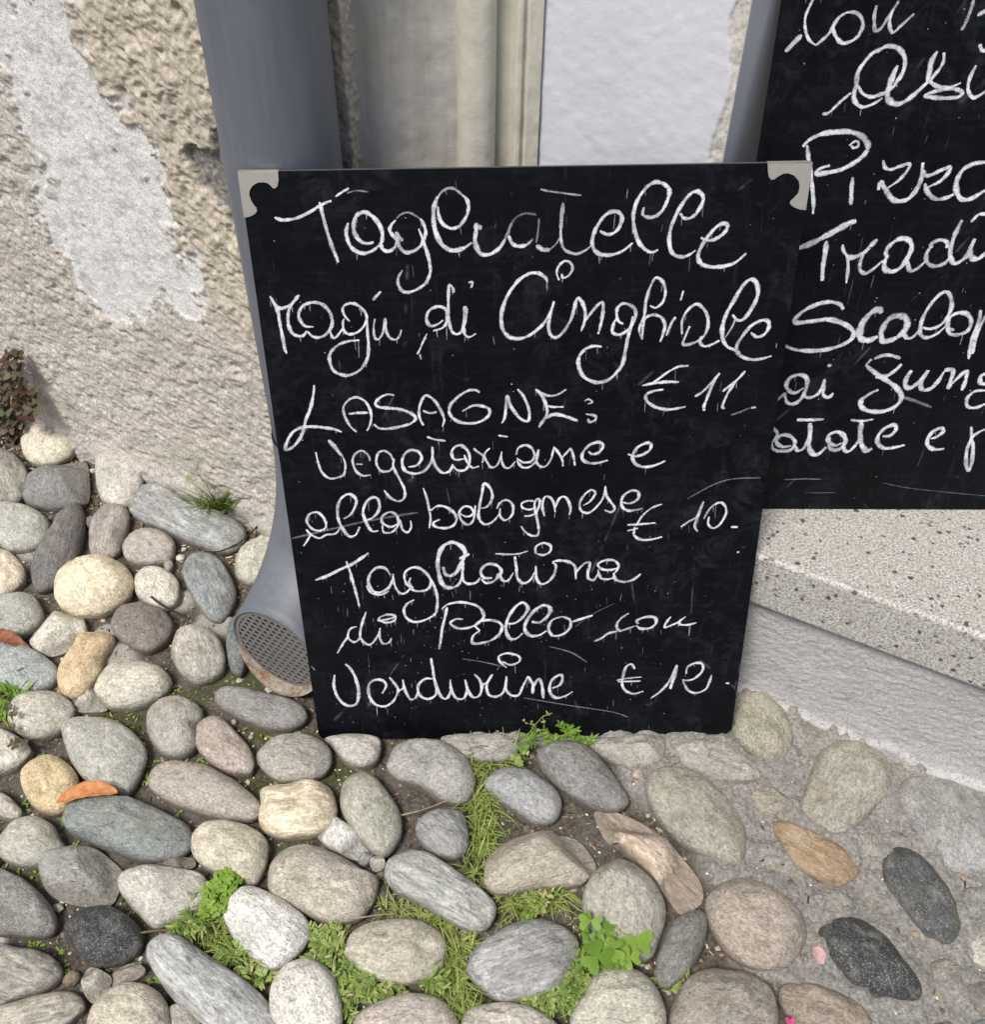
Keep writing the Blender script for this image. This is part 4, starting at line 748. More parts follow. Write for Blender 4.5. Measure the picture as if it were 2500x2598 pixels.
# ------------------------------------------------------------------ cobbles: outline traced on the ground plane
# each line: enlarged-view key ; outline ; colour ; kind ; height factor
Q = {'A': (0, 800), 'B': (0, 1698), 'C': (800, 1698), 'D': (1600, 1698)}
COB = '''A;130,560 240,480 380,520 420,640 380,740 240,795 130,740;205,196,176;p;1.0
A;-60,720 30,715 110,770 150,850 130,950 60,1005 -60,1000;146,145,135;b;1
A;150,870 230,800 390,765 465,780 470,950 420,1010 260,1025 135,985;122,122,124;pa;1.1
A;530,680 580,650 650,680 745,820 755,920 690,1005 600,1010 530,960 510,800;182,180,172;p;1.1
A;-40,1150 0,1010 100,1005 200,1040 265,1110 240,1210 130,1250 30,1240;166,168,162;p;1
A;330,1050 420,1000 455,1080 440,1200 400,1310 310,1420 200,1460 170,1340 230,1200 290,1120;102,100,100;b;1.1
A;560,1010 640,1005 690,1050 670,1160 620,1270 500,1290 475,1180 500,1080;150,142,136;b;1.1
A;770,895 850,895 960,970 1060,1050 1200,1085 1300,1150 1280,1220 1180,1260 1050,1220 900,1150 720,1070 690,990 720,920;148,154,158;b;1.2
A;720,1150 800,1130 900,1170 930,1230 900,1300 780,1325 680,1300 655,1220;168,160,153;p;.9
A;720,1400 780,1340 880,1350 950,1420 940,1520 860,1560 740,1500;200,197,186;g;1
A;1000,1290 1080,1262 1170,1300 1240,1420 1250,1520 1180,1620 1100,1600 1010,1470 975,1370;128,137,142;b;1.1
A;1300,1230 1390,1180 1480,1190 1490,1300 1400,1400 1320,1425 1255,1380 1255,1290;176,174,161;p;1.1
A;380,1320 500,1285 620,1300 700,1370 700,1470 640,1540 520,1595 380,1590 300,1510 310,1400;222,206,172;p;1.2
A;-60,1260 30,1245 110,1310 135,1390 90,1450 0,1490 -60,1480;208,194,168;p;1.1
A;-60,1500 60,1475 180,1490 225,1560 220,1630 120,1700 0,1700 -60,1660;152,156,150;g;1
A;240,1590 330,1560 430,1590 460,1680 380,1760 260,1800 165,1760 185,1660;198,194,180;pa;1.1
A;640,1560 760,1525 870,1570 920,1640 890,1720 780,1785 660,1740 595,1660;122,113,106;g;1.1
A;430,1700 510,1680 590,1690 615,1740 560,1820 540,1900 450,2010 380,2030 320,1990 315,1890 380,1790;205,176,128;p;1.2
A;960,1670 1060,1650 1150,1700 1195,1800 1180,1900 1060,1950 960,1900 915,1790;172,167,156;b;1.1
A;1250,1600 1340,1570 1390,1600 1330,1760 1290,1900 1230,1880 1205,1760 1215,1650;98,108,113;p;1
A;1370,1480 1420,1390 1500,1330 1520,1440 1450,1550 1400,1545;188,178,162;p;1
A;-60,1745 0,1735 100,1745 220,1800 305,1880 280,1960 160,2000 20,1960 -60,1900;152,162,164;g;1
A;465,1082 500,1065 520,1090 500,1120 465,1120;110,118,124;p;1
A;870,1315 900,1295 920,1320 905,1360 880,1355;160,150,142;p;1
B;80,170 160,125 280,115 370,160 395,240 330,320 220,360 110,340 45,270;178,175,162;g;1
B;520,60 600,-20 740,-45 860,-10 910,70 850,150 700,205 580,200 510,130;190,184,168;p;1.1
B;340,290 430,255 600,260 700,320 770,420 770,500 700,640 640,660 480,600 400,520 350,400;168,169,163;p;1
B;-60,310 50,330 130,380 165,440 100,510 0,545 -60,540;192,188,178;p;1
B;170,490 250,450 340,480 410,560 410,640 350,740 260,765 170,720 120,620 125,540;205,180,122;p;1.1
B;850,160 950,135 1050,180 1080,250 1040,310 1045,400 980,455 880,450 800,370 790,250;160,158,151;p;1
B;1060,280 1140,245 1230,300 1320,410 1350,500 1320,555 1200,540 1080,460 1035,370;168,152,142;p;1
B;1160,110 1240,90 1400,130 1540,160 1620,210 1625,270 1520,320 1380,300 1240,240 1150,180;130,128,129;p;1.1
B;1390,420 1480,345 1600,335 1700,370 1760,440 1750,520 1680,575 1500,595 1400,530 1370,470;152,148,141;p;1
B;800,560 860,495 960,478 1090,500 1230,580 1350,680 1385,740 1340,795 1180,790 1000,740 880,690 800,630;166,157,146;p;1.1
B;1390,720 1400,630 1520,610 1640,580 1740,610 1785,700 1780,800 1680,880 1500,890 1400,850 1380,780;216,204,172;l;1.2
B;350,750 400,690 540,670 700,680 850,750 980,820 1020,900 990,970 880,1010 740,1010 560,950 420,890 345,830;122,132,133;p;1.2
B;1030,870 1100,800 1220,790 1350,840 1420,920 1415,1030 1350,1140 1200,1090 1090,1050 1025,970;184,176,154;p;1.1
B;0,880 80,800 190,775 280,820 320,900 340,950 240,1030 120,1045 20,1010 -30,940;166,165,152;p;1.1
B;-40,640 40,670 110,740 110,780 50,790 -40,750;182,177,162;p;1
B;220,1010 300,950 440,930 540,960 640,1060 640,1120 580,1240 420,1245 270,1190 215,1090;142,142,139;pa;1.1
B;-60,1060 80,1080 180,1150 270,1260 300,1360 240,1415 100,1410 -60,1370;130,131,128;g;1.1
B;380,1320 470,1255 590,1250 690,1310 750,1400 750,1480 660,1550 520,1575 430,1530 360,1430 350,1370;56,59,64;d;1.2
B;650,1090 720,1050 800,1030 960,1050 1080,1090 1100,1200 1040,1290 900,1350 820,1370 730,1290 640,1180;178,176,167;p;1.1
B;1220,1200 1300,1145 1420,1170 1560,1260 1640,1350 1640,1440 1560,1530 1440,1590 1300,1500 1230,1400 1190,1290;206,206,204;g;1.1
B;1430,1080 1470,990 1580,925 1700,940 1850,1010 1950,1080 2010,1110 2000,1200 1960,1270 1900,1330 1740,1340 1560,1260 1440,1190;174,166,151;g;1.1
B;800,1450 870,1400 960,1400 1070,1480 1200,1580 1350,1690 1440,1800 1460,1900 1350,1990 1200,1980 1080,1880 930,1760 820,1600 785,1520;168,172,176;b;1.3
B;-60,1470 120,1470 250,1500 320,1570 320,1640 240,1700 100,1750 -60,1790;152,150,138;b;1.1
B;-60,1830 100,1760 260,1710 400,1710 450,1780 400,1850 280,1930 0,1990 -60,1980;172,166,150;b;1.1
B;480,1840 540,1740 640,1660 760,1655 860,1720 900,1840 900,1990 680,2050 480,1980;184,175,156;p;1.2
B;440,1620 480,1570 560,1610 590,1650 540,1740 480,1760 440,1700;180,176,164;pa;.8
B;600,1600 700,1550 770,1590 720,1640 620,1680 590,1660;172,166,150;pa;.5
B;1490,1600 1560,1540 1660,1530 1760,1600 1800,1700 1820,1850 1780,1990 1600,1990 1460,1880 1440,1720;204,202,194;g;1.1
B;1690,830 1740,770 1800,790 1900,860 1955,950 1930,1005 1850,990 1740,940 1690,880;206,208,208;pa;1.1
B;900,1800 1000,1780 1080,1900 1150,2000 920,2000;180,178,166;p;.8
B;820,1000 900,985 1020,990 1025,1040 930,1050 830,1020;122,106,100;pa;.8
B;370,155 440,135 500,60 520,150 560,205 440,215 390,200;182,180,170;pa;.4
C;60,360 200,340 330,360 350,420 320,490 230,515 150,480 90,400;172,166,160;p;1.1
C;400,470 440,400 540,370 680,390 760,430 820,500 850,600 800,700 690,700 560,620 450,590 385,530;150,148,145;p;1
C;670,370 760,345 1000,350 1080,400 1040,470 900,490 760,450;150,148,146;p;.9
C;140,660 160,590 230,545 310,560 380,640 440,740 460,840 440,920 370,990 280,950 190,840 140,740;156,156,140;p;1.2
C;920,570 1000,520 1110,530 1210,590 1290,660 1310,740 1270,805 1180,820 1080,760 980,690 905,620;146,149,154;p;1.1
C;1190,430 1260,385 1400,380 1490,450 1580,560 1650,660 1660,720 1590,750 1470,730 1330,650 1230,560 1190,490;118,118,119;p;1.2
C;1460,390 1640,350 1840,360 1860,440 1830,500 1700,530 1570,490;150,148,138;g;1
C;540,830 600,760 700,735 780,760 810,850 810,950 750,1000 640,980 550,900;140,142,144;b;1
C;900,1080 920,1010 1010,920 1120,865 1250,850 1380,880 1450,960 1490,1040 1450,1110 1380,1150 1200,1160 1050,1190 960,1190 900,1140;174,164,146;pa;1.2
C;375,1060 400,1000 490,960 590,965 700,1030 820,1120 930,1220 955,1290 900,1380 780,1370 620,1280 450,1190 380,1120;164,168,166;b;1.2
C;1430,1180 1480,1080 1560,1010 1640,1000 1740,1070 1830,1190 1860,1300 1830,1430 1770,1540 1640,1540 1500,1440 1425,1290;156,154,142;p;1.2
C;1490,740 1590,735 1740,800 1870,900 2010,1060 2060,1150 2050,1230 1950,1290 1880,1210 1780,1090 1680,990 1620,930 1560,905 1530,860;196,172,156;la;1.2
C;165,1490 200,1400 310,1340 450,1315 590,1340 690,1430 690,1530 640,1620 500,1670 350,1650 230,1590 160,1520;176,170,150;p;1.2
C;810,1580 850,1490 960,1400 1090,1330 1220,1320 1340,1370 1400,1460 1360,1580 1300,1680 1180,1740 1000,1760 890,1700 820,1630;152,153,155;b;1.2
C;230,1840 330,1760 500,1710 640,1730 720,1800 750,1900 600,2000 300,2000 220,1920;174,163,152;p;1.1
C;800,1830 880,1780 1020,1760 1150,1790 1260,1860 1290,1960 1000,2020 800,1950;170,164,152;p;1.1
C;1440,1720 1480,1620 1560,1560 1680,1570 1790,1660 1850,1780 1860,1900 1800,2000 1450,2000 1360,1880 1400,1780;180,178,160;p;1.2
C;290,1010 340,980 370,1010 360,1050 310,1060;215,210,205;pa;.8
C;240,980 290,960 310,975 270,1028 230,1020;150,160,170;pa;.6
D;530,300 545,110 620,90 700,130 800,220 860,320 850,420 800,490 690,480 580,410;150,146,128;g;1
D;240,400 360,370 480,390 580,450 670,530 710,590 680,620 560,610 420,590 300,530 240,460;148,146,138;p;1.0
D;80,600 120,540 210,515 330,540 440,620 540,740 600,850 610,960 570,1050 450,1010 310,950 190,850 100,720;146,144,128;p;1.1
D;1000,450 1080,390 1200,380 1320,450 1380,540 1370,650 1290,750 1200,850 1100,900 980,840 900,760 930,650 960,540;146,143,130;p;.8
D;1420,640 1480,570 1600,540 1740,590 1850,680 1920,800 1920,1050 1800,1090 1650,1060 1550,940 1450,770;140,142,143;p;.85
D;750,830 820,810 900,840 1010,890 1120,940 1200,1010 1220,1080 1100,1160 980,1110 870,1050 800,940;150,120,86;l;.8
D;1340,980 1400,940 1480,955 1560,1020 1650,1130 1720,1260 1755,1400 1720,1460 1600,1440 1500,1340 1400,1220 1340,1090;70,74,76;p;1.0
D;410,1200 480,1130 600,1105 720,1150 830,1240 900,1320 930,1410 900,1500 820,1590 680,1600 540,1530 440,1400 400,1290;158,144,130;p;1.2
D;1000,1390 1060,1330 1150,1305 1250,1340 1350,1430 1450,1570 1530,1680 1530,1750 1450,1770 1300,1750 1200,1700 1100,1590 1030,1490;48,53,54;d;1.2
D;180,1430 230,1330 320,1275 390,1290 405,1380 380,1490 300,1620 200,1690 140,1650 140,1540;116,116,114;g;1.2
D;250,1720 330,1610 440,1570 600,1590 730,1670 780,1790 780,1900 700,2000 300,2000 210,1880;142,134,122;p;1.1
D;790,1700 900,1660 1050,1690 1180,1760 1280,1880 1250,1960 1000,1960 850,1870;142,128,112;p;1.1
D;1750,1690 1800,1665 1900,1670 1950,1800 1880,1850 1790,1770;112,106,100;p;1.1
D;1590,1900 1650,1875 1700,1880 1740,1940 1660,1980 1590,1960;130,112,96;p;1
D;1190,880 1260,860 1320,920 1330,1000 1250,1020 1190,960;140,138,130;g;1.1
D;870,240 940,255 1050,320 1020,375 930,345 865,300;128,122,112;p;1.2
D;610,650 700,620 800,655 840,730 750,790 650,750;150,142,126;g;1.0
D;1010,1170 1100,1175 1180,1250 1130,1320 1030,1280;138,134,126;p;1.0
D;1420,450 1500,470 1560,530 1480,560 1410,520;150,148,140;p;1.2
D;1760,1180 1850,1150 1940,1220 1950,1330 1850,1350 1770,1290;130,130,128;g;1.1
D;1600,1560 1690,1540 1760,1600 1720,1680 1620,1650;145,140,130;p;1.1
D;680,520 740,490 760,540 720,552 690,545;186,178,164;pa;.9'''
MORTAR = [(1000, 1700), (1180, 1880), (1560, 1905), (1590, 2000), (1760, 2110), (1800, 2220), (1830, 2300), (1840, 2440), (1900, 2500), (2020, 2560), (2100, 2700), (2900, 2750), (2900, 1800), (2400, 1700), (1700, 1600)]
MORT_W = [tuple(at(x, y)[:2]) for x, y in MORTAR]
MORT_W[-3:] = [(2.5, .2), (2.5, -.3), (1.5, .6)] if False else MORT_W[-3:]
def blob(x, y, r):
    c = at(x, y); return (c[0], c[1], r)
PALE = [blob(x / K9, 800 + y / K9, r) for x, y, r in [(90, 1330, .035), (780, 1550, .05), (700, 1620, .03), (930, 1500, .045), (640, 1790, .06), (560, 1680, .05), (1100, 1650, .05), (900, 1660, .04), (460, 1590, .03), (730, 1180, .03), (160, 1250, .03), (650, 1900, .04), (480, 1960, .05), (1180, 1640, .03)]]
MOSS = [blob(x / K9, 1698 + y / K9, r) for x, y, r in [(680, 1250, .035), (740, 1330, .03), (1320, 30, .05), (1220, 60, .04), (1400, 330, .035), (1330, 600, .03), (1560, 330, .03), (1500, 900, .03), (1850, 520, .05), (740, 230, .05), (560, 230, .03), (150, 1080, .03), (1000, 190, .04)]] + \
       [blob(800 + x / K9, 1698 + y / K9, r) for x, y, r in [(60, 440, .05), (140, 540, .03), (880, 750, .05), (850, 1000, .04), (680, 1400, .05), (100, 1500, .07), (750, 1700, .08), (1100, 1260, .05), (1250, 1700, .06)]]
def region(fx, fy):
    j = .022 * fbm(fx * 11, fy * 11, 0, 3, 201)
    m = sst(-.012, .012, distpoly(fx, fy, MORT_W) + j)
    # mortar also along the step for the whole of the right side
    m = np.maximum(m, sst(.0, .03, (fx - .95) + j))
    p = np.zeros_like(fx)
    for (bx, by, r) in PALE: p = np.maximum(p, 1 - sst(r * .45, r * .75, np.hypot(fx - bx, fy - by) + 1.2 * j))
    s = np.zeros_like(fx)
    for (bx, by, r) in MOSS: s = np.maximum(s, 1 - sst(r * .35, r * 1.0, np.hypot(fx - bx, fy - by) + .8 * j))
    return m, p, s
def ground_h(fx, fy):
    m, p, s = region(fx, fy)
    n = fbm(fx * 14, fy * 14, 0, 3, 211); n2 = fbm(fx * 75, fy * 75, 0, 4, 221); n3 = fbm(fx * 190, fy * 190, 0, 2, 231)
    h = -.0115 + .005 * n + .0030 * n2 + .0012 * n3
    h = h + m * (.0165 + .0022 * n2 - .001 * n + .0050 * fbm(fx * 32, fy * 32, 0, 3, 251))
    h = h + np.maximum(p - m, 0) * (.0075 + .004 * fbm(fx * 45, fy * 45, 0, 3, 241))
    return h, m, np.maximum(p - m, 0), s * (1 - m)
X = axis_spaced(-1.12, .86, .0042, -9, 9); Y = axis_spaced(.33, 1.62, .0042, -8, 3.5)
gx, gy = np.meshgrid(X, Y, indexing='ij'); gx, gy = gx.ravel(), gy.ravel(); gh, gm1, gp1, gs1 = ground_h(gx, gy)
# cement lapping over the rims of the stones set in it
for ln in COB.split('\n'):
    k, pts, col, kind, hf = ln.split(';'); x0, y0 = Q[k]
    pl = np.array([at(x0 + x / K9, y0 + y / K9, .003)[:2] for x, y in nums(pts)]); c = pl.mean(0)
    if region(np.array([c[0]]), np.array([c[1]]))[0][0] < .4: continue
    sel = (gx > pl[:, 0].min() - .04) & (gx < pl[:, 0].max() + .04) & (gy > pl[:, 1].min() - .04) & (gy < pl[:, 1].max() + .04)
    dd = distpoly(gx[sel], gy[sel], pl); nn_ = fbm(gx[sel] * 35, gy[sel] * 35, c[0], 3, 261)
    gh[sel] += .0042 * np.clip(.75 + 1.5 * nn_, 0, 1.6) * np.exp(-((dd + .004) / .012) ** 2) * gm1[sel]
# cement swept up against the step and the wall
dst = (gx - S0[0]) * NS[0] + (gy - S0[1]) * NS[1]; gh += np.where(gx > -.2, .007 * np.exp(-np.maximum(dst, 0) / .022) * (1 + .5 * fbm(gx * 40, gy * 40, 0, 2, 9)), 0)
GM = ground_mat()
ground = link('ground', grid_mesh('ground', np.stack([gx, gy, gh], 1), len(X), len(Y), {'mask': np.stack([gm1, gp1, gs1, gm1 * 0 + 1], 1)}), GM)
tag(ground, kind='structure')

def make_stone(outline, col, kind, hf, seed, rings=13, dense=1.0, zb0=.0):
    """outline: world xy points on the ground; returns an object"""
    r = random.Random(seed); P = np.array(outline); c = P.mean(0)
    A = .5 * abs(sum(P[i][0] * P[(i + 1) % len(P)][1] - P[(i + 1) % len(P)][0] * P[i][1] for i in range(len(P))))
    d = P - c; cov = d.T @ d; ev, evec = np.linalg.eigh(cov); ax = evec[:, 1]; 
    minor = A / PI / max(np.sqrt(ev[1] / len(P)) * 1.41, 1e-4); minor = min(minor, math.sqrt(A / PI))
    h = min(.034, max(.006, minor * .60)) * hf
    # the far rim of a dome is seen over its shoulder: pull it in a little
    d2 = d.copy(); d2[:, 1] -= np.maximum(d2[:, 1], 0) * min(.2, .18 * h / max(d[:, 1].max(), .01)); P = c + d2 * 1.025
    S_ = np.array(catmull(P, max(3, int(44 / len(P) + .5)), True)); n = len(S_); d = S_ - c
    ca, sa = ax[0], ax[1]; loc = np.stack([d[:, 0] * ca + d[:, 1] * sa, -d[:, 0] * sa + d[:, 1] * ca], 1)
    V = [(0, 0)]; rr = [0]
    ts = [math.sin(t * PI / 2) for t in np.linspace(0, 1, rings + 1)][1:]
    xs, ys, R_ = [np.zeros(1)], [np.zeros(1)], [np.zeros(1)]
    for t in ts: xs.append(loc[:, 0] * t); ys.append(loc[:, 1] * t); R_.append(np.full(n, t))
    px, py, pr = np.concatenate(xs), np.concatenate(ys), np.concatenate(R_)
    pw = r.uniform(2.1, 2.7); z = h * np.clip(1 - pr ** pw, 0, 1) ** r.uniform(.48, .6)
    size = math.sqrt(A / PI); tx, ty = r.uniform(-.10, .10), r.uniform(-.12, .06)
    z += (px * tx + py * ty) * (1 - pr ** 4) * .8
    s = seed % 97 + r.random() * 50
    low = fbm(px / size * 1.1 + s, py / size * 1.1, z / size * 1.1, 2, 300)
    mid = fbm(px * 55 + s, py * 85, z * 70, 3, 320)
    z = z + (low * .17 * size * .8 + mid * (.0036 if r.random() < .65 else .0058) + fbm(px * 200, py * 200, z * 200 + s, 2, 340) * .0010) * (1 - .6 * pr ** 6)
    if 'a' in kind:                       # split or angular stone: flat facets
        for _ in range(5):
            t = r.uniform(0, 2 * PI); off = r.uniform(.15, .6) * size; sl = r.uniform(.5, 1.3)
            z = np.minimum(z, h * r.uniform(.75, 1.05) - (px * math.cos(t) + py * math.sin(t) - off) * sl + mid * .002)
        z = np.maximum(z, -.006)
    rad = 1 + (fbm(px * 40 + s, py * 40, 7, 3, 350)) * (.022 if zb0 < .004 else .010) * pr; px, py = px * rad, py * rad
    V = [np.stack([px, py, z], 1)]
    zb = z[-n:]
    for (f, dz) in ((.985, -.007), (.93, -.016), (.80, -.028)): V.append(np.stack([loc[:, 0] * f, loc[:, 1] * f, zb * 0 + dz], 1))
    V = np.concatenate(V); Fc = [(0, 1 + k, 1 + (k + 1) % n) for k in range(n)]
    for q in range(rings + 2):
        o_ = 1 + q * n
        for k in range(n): k2 = (k + 1) % n; Fc.append((o_ + k, o_ + n + k, o_ + n + k2, o_ + k2))
    cc = np.array([V[:, 0].mean(), V[:, 1].mean()])
    me = mesh('cobble', V, Fc); o = link('cobble', me, SM[kind[0]], ground, loc=(c[0], c[1], zb0)); o.rotation_euler = (0, 0, math.atan2(sa, ca)); L_ = lin(col); g_ = .3 * L_[0] + .5 * L_[1] + .2 * L_[2]; L_ = [v_ * .68 + g_ * .32 for v_ in L_]; o.color = (L_[0] * 1.10, L_[1] * 1.06, L_[2] * .97, 1)
    return o, c, size
placed = []
for i, ln in enumerate(COB.split('\n')):
    k, pts, col, kind, hf = ln.split(';'); x0, y0 = Q[k]
    pl = [at(x0 + x / K9, y0 + y / K9, .003)[:2] for x, y in nums(pts)]
    col = tuple(float(q) for q in col.split(',')); hf = float(hf)
    big = len(pl) > 6
    c = np.mean(pl, 0); fx = np.array([c[0]]); inm = region(fx, np.array([c[1]]))[0][0]
    o, c, sz = make_stone(pl, col, kind, hf * (1 - .08 * inm), 1000 + i * 13, 13 if big else 8, 1.0, .003 + .002 * inm); placed.append((c[0], c[1], sz))
NTR = len(placed)
# stones beyond the picture's edges and behind the board, so that the paving goes on
view = [tuple(at(x, y)[:2]) for x, y in ((-30, 1000), (-30, 2640), (2530, 2640), (2530, 1700), (1860, 1880), (790, 1895), (800, 1700), (600, 1560), (700, 1300))]
r = random.Random(77); proto = []
PALC = [(172, 168, 156), (150, 148, 144), (128, 129, 130), (190, 184, 170), (160, 150, 138), (146, 150, 152)]
for q in range(8):
    a_, b_ = r.uniform(.048, .066), r.uniform(.034, .044); ph = r.random() * 6
    pl = [(a_ * math.cos(t) * (1 + .08 * math.sin(3 * t + ph)), b_ * math.sin(t) * (1 + .08 * math.sin(2 * t + ph))) for t in [2 * PI * k / 9 for k in range(9)]]
    proto.append((pl, q))
meshes = {}; cnt = 0; tries = 0
while cnt < 195 and tries < 20000:
    tries += 1; x, y = r.uniform(-1.45, 1.35), r.uniform(-.15, 1.75)
    if inpoly(np.array([x]), np.array([y]), view)[0] : continue
    dw = (x - A0[0]) * NA[0] + (y - A0[1]) * NA[1]
    if dw < .05 or (-.36 < x < .44 and .70 < y < .95): continue
    if -.215 < x < .36 and y > .86 and dw < .16 and x > -.05: continue
    if any(math.hypot(x - a, y - b) < (s + .037) for a, b, s in placed): continue
    pl, q = proto[cnt % 8]; ang = -.55 + r.gauss(0, .5); 
    if q not in meshes:
        o, _, sz = make_stone([(a, b) for a, b in pl], PALC[q % 6], 'pbpgpbpd'[q], 1, 5000 + q, 10); meshes[q] = o.data
    else:
        o = bpy.data.objects.new('cobble', meshes[q]); SC.collection.objects.link(o); o.parent = ground; o.color = (*lin(PALC[r.randrange(6)]), 1)
    o.location = (x, y, -.002); o.rotation_euler = (0, 0, ang); s_ = r.uniform(.85, 1.08); o.scale = (s_, s_, s_)
    placed.append((x, y, .044)); cnt += 1

# grit, crumbs and dry bits lying in the joints (nobody could count them)
def instone(x, y):
    return any(math.hypot(x - a, y - b) < s * .80 for a, b, s in placed)
def crumbs(name, n, smin, smax, cols, seed, elong=1.0, zoff=0, area=None, label=None):
    r = random.Random(seed); V, Fc, C = [], [], []; pts = []
    while len(pts) < n:
        x, y = (r.uniform(-1.0, .75), r.uniform(.38, 1.5)) if area is None else area(r)
        if (x - A0[0]) * NA[0] + (y - A0[1]) * NA[1] < .012: continue
        if instone(x, y): continue
        pts.append((x, y))
    hs, mm, _, _ = ground_h(np.array([p[0] for p in pts]), np.array([p[1] for p in pts]))
    for i, (x, y) in enumerate(pts):
        if mm[i] > .5 and r.random() < .5: continue
        s = r.uniform(smin, smax) * (1 if r.random() < .9 else 1.6); a = r.uniform(0, 2 * PI); o_ = len(V)
        if elong > 1: s *= .5
        X = np.array([math.cos(a), math.sin(a), r.uniform(-.3, .3)]) * s * elong; Yv = np.array([-math.sin(a), math.cos(a), 0]) * s * r.uniform(.6, .9) / (1 if elong == 1 else 1.6); Zz = np.array([0, 0, 1]) * s * r.uniform(.4, .7) / (1 if elong == 1 else 2)
        c = np.array([x, y, hs[i] + s * .25 + zoff])
        for sx, sy, sz in ((1, .2, 0), (.3, 1, 0), (-.8, .7, .1), (-1, -.3, 0), (.1, -1, 0), (.2, .1, 1), (-.3, -.2, .9), (0, 0, -1)): V.append(c + X * sx * r.uniform(.8, 1.1) + Yv * sy + Zz * sz)
        for f in ((0, 1, 5), (1, 2, 5), (2, 6, 5), (2, 3, 6), (3, 4, 6), (4, 0, 5), (4, 5, 6), (1, 0, 7), (2, 1, 7), (3, 2, 7), (4, 3, 7), (0, 4, 7)): Fc.append(tuple(o_ + q for q in f))
        cc = lin(cols[r.randrange(len(cols))]); C += [(*cc, 1)] * 8
    m = NT(name + '_mat'); m.done(m.attr('tint').outputs['Color'], .85, None, .25)
    o = link(name, mesh(name, V, Fc, False, {'tint': C}), m.m); tag(o, label, name, kind='stuff'); return o
crumbs('gravel', 700, .0028, .0062, [(150, 144, 132), (120, 112, 100), (180, 172, 158), (100, 94, 88), (160, 140, 118)], 17, zoff=-.001, label='small gravel stones half sunk in the joints between the cobbles')
crumbs('grit', 4600, .0008, .0028, [(150, 140, 122), (120, 108, 92), (200, 192, 176), (90, 78, 64), (225, 220, 210), (165, 130, 95)], 11, label='fine grit and sand lying in the joints between the cobbles')
crumbs('dry_litter', 2600, .002, .0052, [(120, 88, 58), (92, 62, 40), (168, 140, 98), (70, 48, 34), (190, 165, 120)], 12, 2.2, .001, label='dry brown plant crumbs scattered in the joints between the cobbles')
def wallfoot(r):
    t = r.uniform(0, .68); e = r.uniform(.014, .10); P = A0 - UA * t + NA * e; return P[0], P[1]
crumbs('leaf_litter', 900, .002, .006, [(110, 78, 50), (80, 55, 38), (165, 140, 100), (60, 44, 32), (205, 200, 188)], 13, 1.8, .002, wallfoot, label='brown litter and crumbs gathered along the foot of the plastered wall')
# single pebbles that stand out
def pebble(x, y, rad, col, label):
    c = at(x, y, 0); hgt_ = ground_h(np.array([c[0]]), np.array([c[1]]))[0][0]; r = random.Random(int(x * 7 + y)); bm = bmesh.new()
    bmesh.ops.create_icosphere(bm, subdivisions=3, radius=1.0); Rr = rad / F * 1.55
    for v in bm.verts:
        n = 1 + .16 * float(fbm(np.array([v.co.x * 1.1 + x]), np.array([v.co.y * 1.1]), v.co.z * 1.1, 2, 5)[0]) + .05 * float(fbm(np.array([v.co.x * 4 + x]), np.array([v.co.y * 4]), v.co.z * 4, 2, 6)[0])
        v.co = Vector((v.co.x * Rr * n, v.co.y * Rr * .85 * n, v.co.z * Rr * .62 * n))
    o = bm_obj('pebble', bm, SM['p'], None, (c[0], c[1], hgt_ + Rr * .35), smooth=True); o.rotation_euler = (0, 0, r.random() * 3); o.color = (*lin(col), 1)
    tag(o, label, 'pebble'); return o
for a in [(485, 812, 'white oval pebble between the dark stone and the tall pale stone'),
          ]:
    pebble(a[0] / K9, 800 + a[1] / K9, 12, (225, 222, 212), a[2])
pebble(430 / K9, 800 + 745 / K9, 9, (228, 226, 220), 'small white chip beside the round pale stone at the wall foot')
pebble(120 / K9, 800 + 770 / K9, 9, (228, 224, 216), 'small white pebble below the red-leaved plant')
pebble(955 / K9, 800 + 1275 / K9, 14, (226, 222, 210), 'angular white pebble above the blue-grey oval stone')
pebble(972 / K9, 800 + 1225 / K9, 9, (220, 214, 202), 'tiny white pebble just above the angular white pebble')
pebble(800 + 1710 / K9, 1698 + 580 / K9, 14, (205, 180, 162), 'pinkish pebble on bare soil right of the long dark stone')
pebble(800 + 1775 / K9, 1698 + 762 / K9, 6, (215, 205, 195), 'tiny pale pebble on bare soil near the broken pink stone')
pebble(800 + 342 / K9, 1698 + 1075 / K9, 10, (206, 182, 140), 'small yellowish pebble near the white stone chips')
pebble(800 + 362 / K9, 1698 + 1168 / K9, 16, (52, 46, 44), 'small dark round pebble in the joint left of the bluish long stone')
pebble(1600 + 232 / K9, 1698 + 500 / K9, 13, (150, 152, 142), 'small grey-green pebble in the mortar under the board corner')
pebble(1240 / K9, 1698 + 265 / K9, 8, (220, 216, 208), 'small white pebble below the long dark stone by the outlet')
pebble(1330 / K9, 1698 + 342 / K9, 7, (216, 210, 200), 'small pale pebble on mossy soil above the brown oval stone')
pebble(740 / K9, 1698 + 1518 / K9, 6, (232, 230, 226), 'tiny white pebble at the edge of the blackish stone')
pebble(140 / K9, 800 + 1390 / K9, 11, (48, 40, 36), 'small dark brown pebble beside the cream stone at the left edge')
pebble(375 / K9, 1698 + 1640 / K9, 18, (128, 112, 92), 'small brown pebble between the two banded stones at bottom left')

